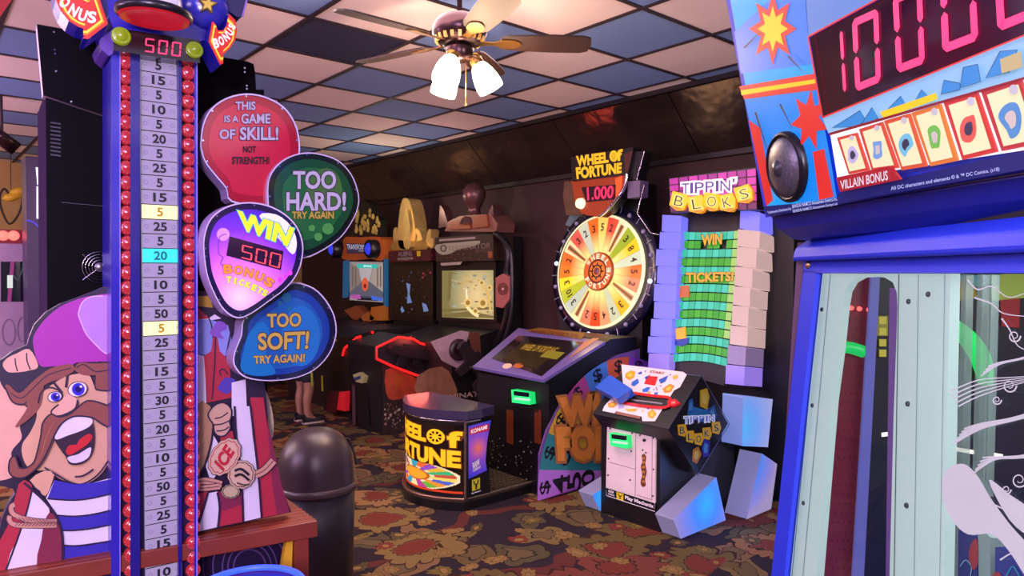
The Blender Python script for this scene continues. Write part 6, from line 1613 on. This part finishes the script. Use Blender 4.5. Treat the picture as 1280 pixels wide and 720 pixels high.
pel = vtx((0, 0, .62), (.105, .075)); wst = vtx((0, .01, .74), (.09, .065), pel); ch = vtx((0, .01, .90), (.105, .07), wst); sh = vtx((0, .01, .985), (.085, .06), ch)
nk = vtx((0, .015, 1.03), .038, sh); jaw = vtx((0, .045, 1.09), (.055, .062), nk); hd_ = vtx((0, .02, 1.16), (.075, .088), jaw); tp_h = vtx((0, .01, 1.225), (.05, .06), hd_)
for s in (-1, 1):
    hp = vtx((s * .075, 0, .56), .075, pel); kn = vtx((s * .085, .015, .335), .05, hp); cf = vtx((s * .088, -.01, .24), .047, kn); an = vtx((s * .09, -.005, .075), .03, cf); hl = vtx((s * .09, -.015, .04), .03, an); bl_ = vtx((s * .098, .075, .03), .03, an); to = vtx((s * .10, .13, .022), .02, bl_)
    so_ = vtx((s * .15, .01, .96), .045, sh); el = vtx((s * .19, .06, .78), .033, so_); wr = vtx((s * .10, .22, .80), .022, el); pm = vtx((s * .085, .265, .81), (.028, .018), wr)
    for f, (dx, l) in enumerate(((-.024, .034), (-.008, .040), (.008, .037), (.022, .028))):
        k1 = vtx((s * .085 + dx * .9, .265 + l, .815), .0075, pm); k2 = vtx((s * .085 + dx * .9, .265 + l * 1.3, .795), .0065, k1)
    th = vtx((s * .085 - s * .032, .262, .825), .008, pm); vtx((s * .085 - s * .038, .287, .83), .007, th)
skn = M('#94685a', .6)
body_ = skinned('body', vs_, es_, rs_, skn, g)
tee = skinned('shirt', [(0, .005, .60), (0, .01, .74), (0, .01, .90), (0, .01, .985), (-.15, .01, .955), (-.178, .04, .85), (.15, .01, .955), (.178, .04, .85)], [(0, 1), (1, 2), (2, 3), (3, 4), (4, 5), (3, 6), (6, 7)], [(.118, .09), (.104, .08), (.118, .084), (.092, .07), .055, .05, .055, .05], M('#17151c', .8), g)
shorts = skinned('shorts', [(0, 0, .63), (-.078, 0, .54), (-.088, .01, .375), (.078, 0, .54), (.088, .01, .375)], [(0, 1), (1, 2), (0, 3), (3, 4)], [(.115, .088), .088, .078, .088, .078], M('#171a2c', .8), g)
mb = MB(); o3 = V(bx_, by_, 0)
mb.tube([o3 + V(.168, .0, .60), o3 + V(.178, .0, .50), o3 + V(.168, .01, .385)], [.012, .012, .012], M('#c8c02a', .6, emit=.06), 8); mb.build('stripe', shorts, label='yellow side stripe')
for s in (-1, 1):
    mb = MB(); c1 = o3 + V(s * .09, 0, 0)
    secs = [(-.055, .026, .075), (-.03, .034, .085), (.02, .036, .072), (.07, .038, .05), (.12, .036, .042), (.155, .022, .032)]
    vv = []; n = 12
    for y, wv_, hh in secs:
        for j in range(n):
            a = 2 * PI * j / n; vv.append(c1 + V(s * .06 * max(0, y) + math.cos(a) * wv_, y, .018 + max(0, math.sin(a)) * hh - (.006 if math.sin(a) < 0 else 0)))
    mb.add(vv, [(i * n + j, i * n + (j + 1) % n, (i + 1) * n + (j + 1) % n, (i + 1) * n + j) for i in range(len(secs) - 1) for j in range(n)] + [tuple(range(n)), tuple((len(secs) - 1) * n + j for j in range(n))], M('#1c1a22', .6), True)
    sh_ = mb.build('shoe', g)
    mb = MB(); out_ = []
    for y, wv_, hh in secs: out_.append((s * .06 * max(0, y) + wv_ + .003, y))
    for y, wv_, hh in reversed(secs): out_.append((s * .06 * max(0, y) - wv_ - .003, y))
    mb.extr([c1 + V(a, b, .002) for a, b in out_], (0, 0, .018), M('#b8a8a4', .6)); mb.build('sole', sh_)
mb = MB(); hc = o3 + V(0, .005, 1.165)
mb.lathe(hc, [(.088, -.03), (.092, .0), (.088, .04), (.07, .075), (.035, .095), (0, .1)], M('#241812', .7), (0, -.25, 1), 20)
mb.build('hair', g)
for s in (-1, 1):
    mb = MB(); mb.lathe(o3 + V(s * .03, .098, 1.15), [(.011, 0), (.008, .005), (0, .006)], M('#f0ece8', .3), (0, 1, 0), 10); mb.lathe(o3 + V(s * .03, .1035, 1.15), [(.005, 0), (0, .002)], INK, (0, 1, 0), 8); mb.build('eye', g)
    mb = MB(); mb.lathe(o3 + V(s * .078, .01, 1.14), [(.02, 0), (.016, .012), (0, .014)], skn, (s, .2, 0), 10); mb.build('ear', g)
mb = MB(); mb.lathe(o3 + V(0, .1, 1.12), [(.012, 0), (.008, .012), (0, .016)], skn, (0, 1, -.2), 10); mb.build('nose', g)
mb = MB(); mb.tube([o3 + V(-.02, .097, 1.088), o3 + V(0, .102, 1.084), o3 + V(.02, .097, 1.088)], .004, M('#8a4a44', .5), 6); mb.build('mouth', g)
# unmodelled lamps: overhead areas, added point fills, a violet wash, glow beside machines
light('AREA', (1.4, -1.6, ZC - .08), (1, .80, .92), 130, 2.2, (1.4, -1.6, 0))
light('AREA', (-2.0, -2.6, ZC - .08), (.86, .62, 1), 110, 2.0, (-2.2, -1.0, 0))
light('AREA', (-5.5, -1.5, ZC - .08), (1, .72, .62), 120, 2.0, (-5.5, -1.5, 0))
light('AREA', (-3.2, 1.9, ZC - .08), (1, .74, .74), 60, 1.6, (-3.2, 1.9, 0))
light('POINT', (.9, -1.0, 1.9), (1, .82, 1), 260, .25)  # unseen point fills out of frame, added to brighten ceiling and fronts
light('POINT', (-3.4, -2.4, 1.9), (1, .56, 1), 150, .25)
light('POINT', (-6.2, -1.2, 1.9), (1, .62, .92), 140, .25)
light('POINT', (3.3, 1.6, 1.7), (1, .92, 1), 420, .25)
light('AREA', (-.4, -.6, 2.3), (.45, .30, 1), 26, .8, (-2.1, .2, 1.3))
light('AREA', tuple(C(.95, .85, 1.545)), (.86, 1, .97), 7, .5, tuple(C(.95, .85, 0)))
light('POINT', (-2.1, 3.6, .25), (.2, .35, 1), 3.0, .05)
light('POINT', (-2.6, 3.7, 1.0), (.45, .5, 1), 2, .1)
light('POINT', (-3.7, 3.9, 1.45), (1, .75, .4), 4, .2)
light('POINT', (-5.5, 3.6, .9), (1, .12, .08), 5, .1)
light('POINT', (-6.55, 3.8, 2.2), (1, .9, .65), 9, .05)
light('POINT', (-5.6, 3.8, 2.25), (1, .6, .5), 4, .05)
light('POINT', (-9.0, -.6, 2.3), (1, .75, .4), 30, .2)

vs = scene.view_settings
scene.display_settings.display_device = 'sRGB'
vs.view_transform = 'Standard'; vs.look = 'None'; vs.exposure = 0.0; vs.gamma = 1.0; vs.use_curve_mapping = False
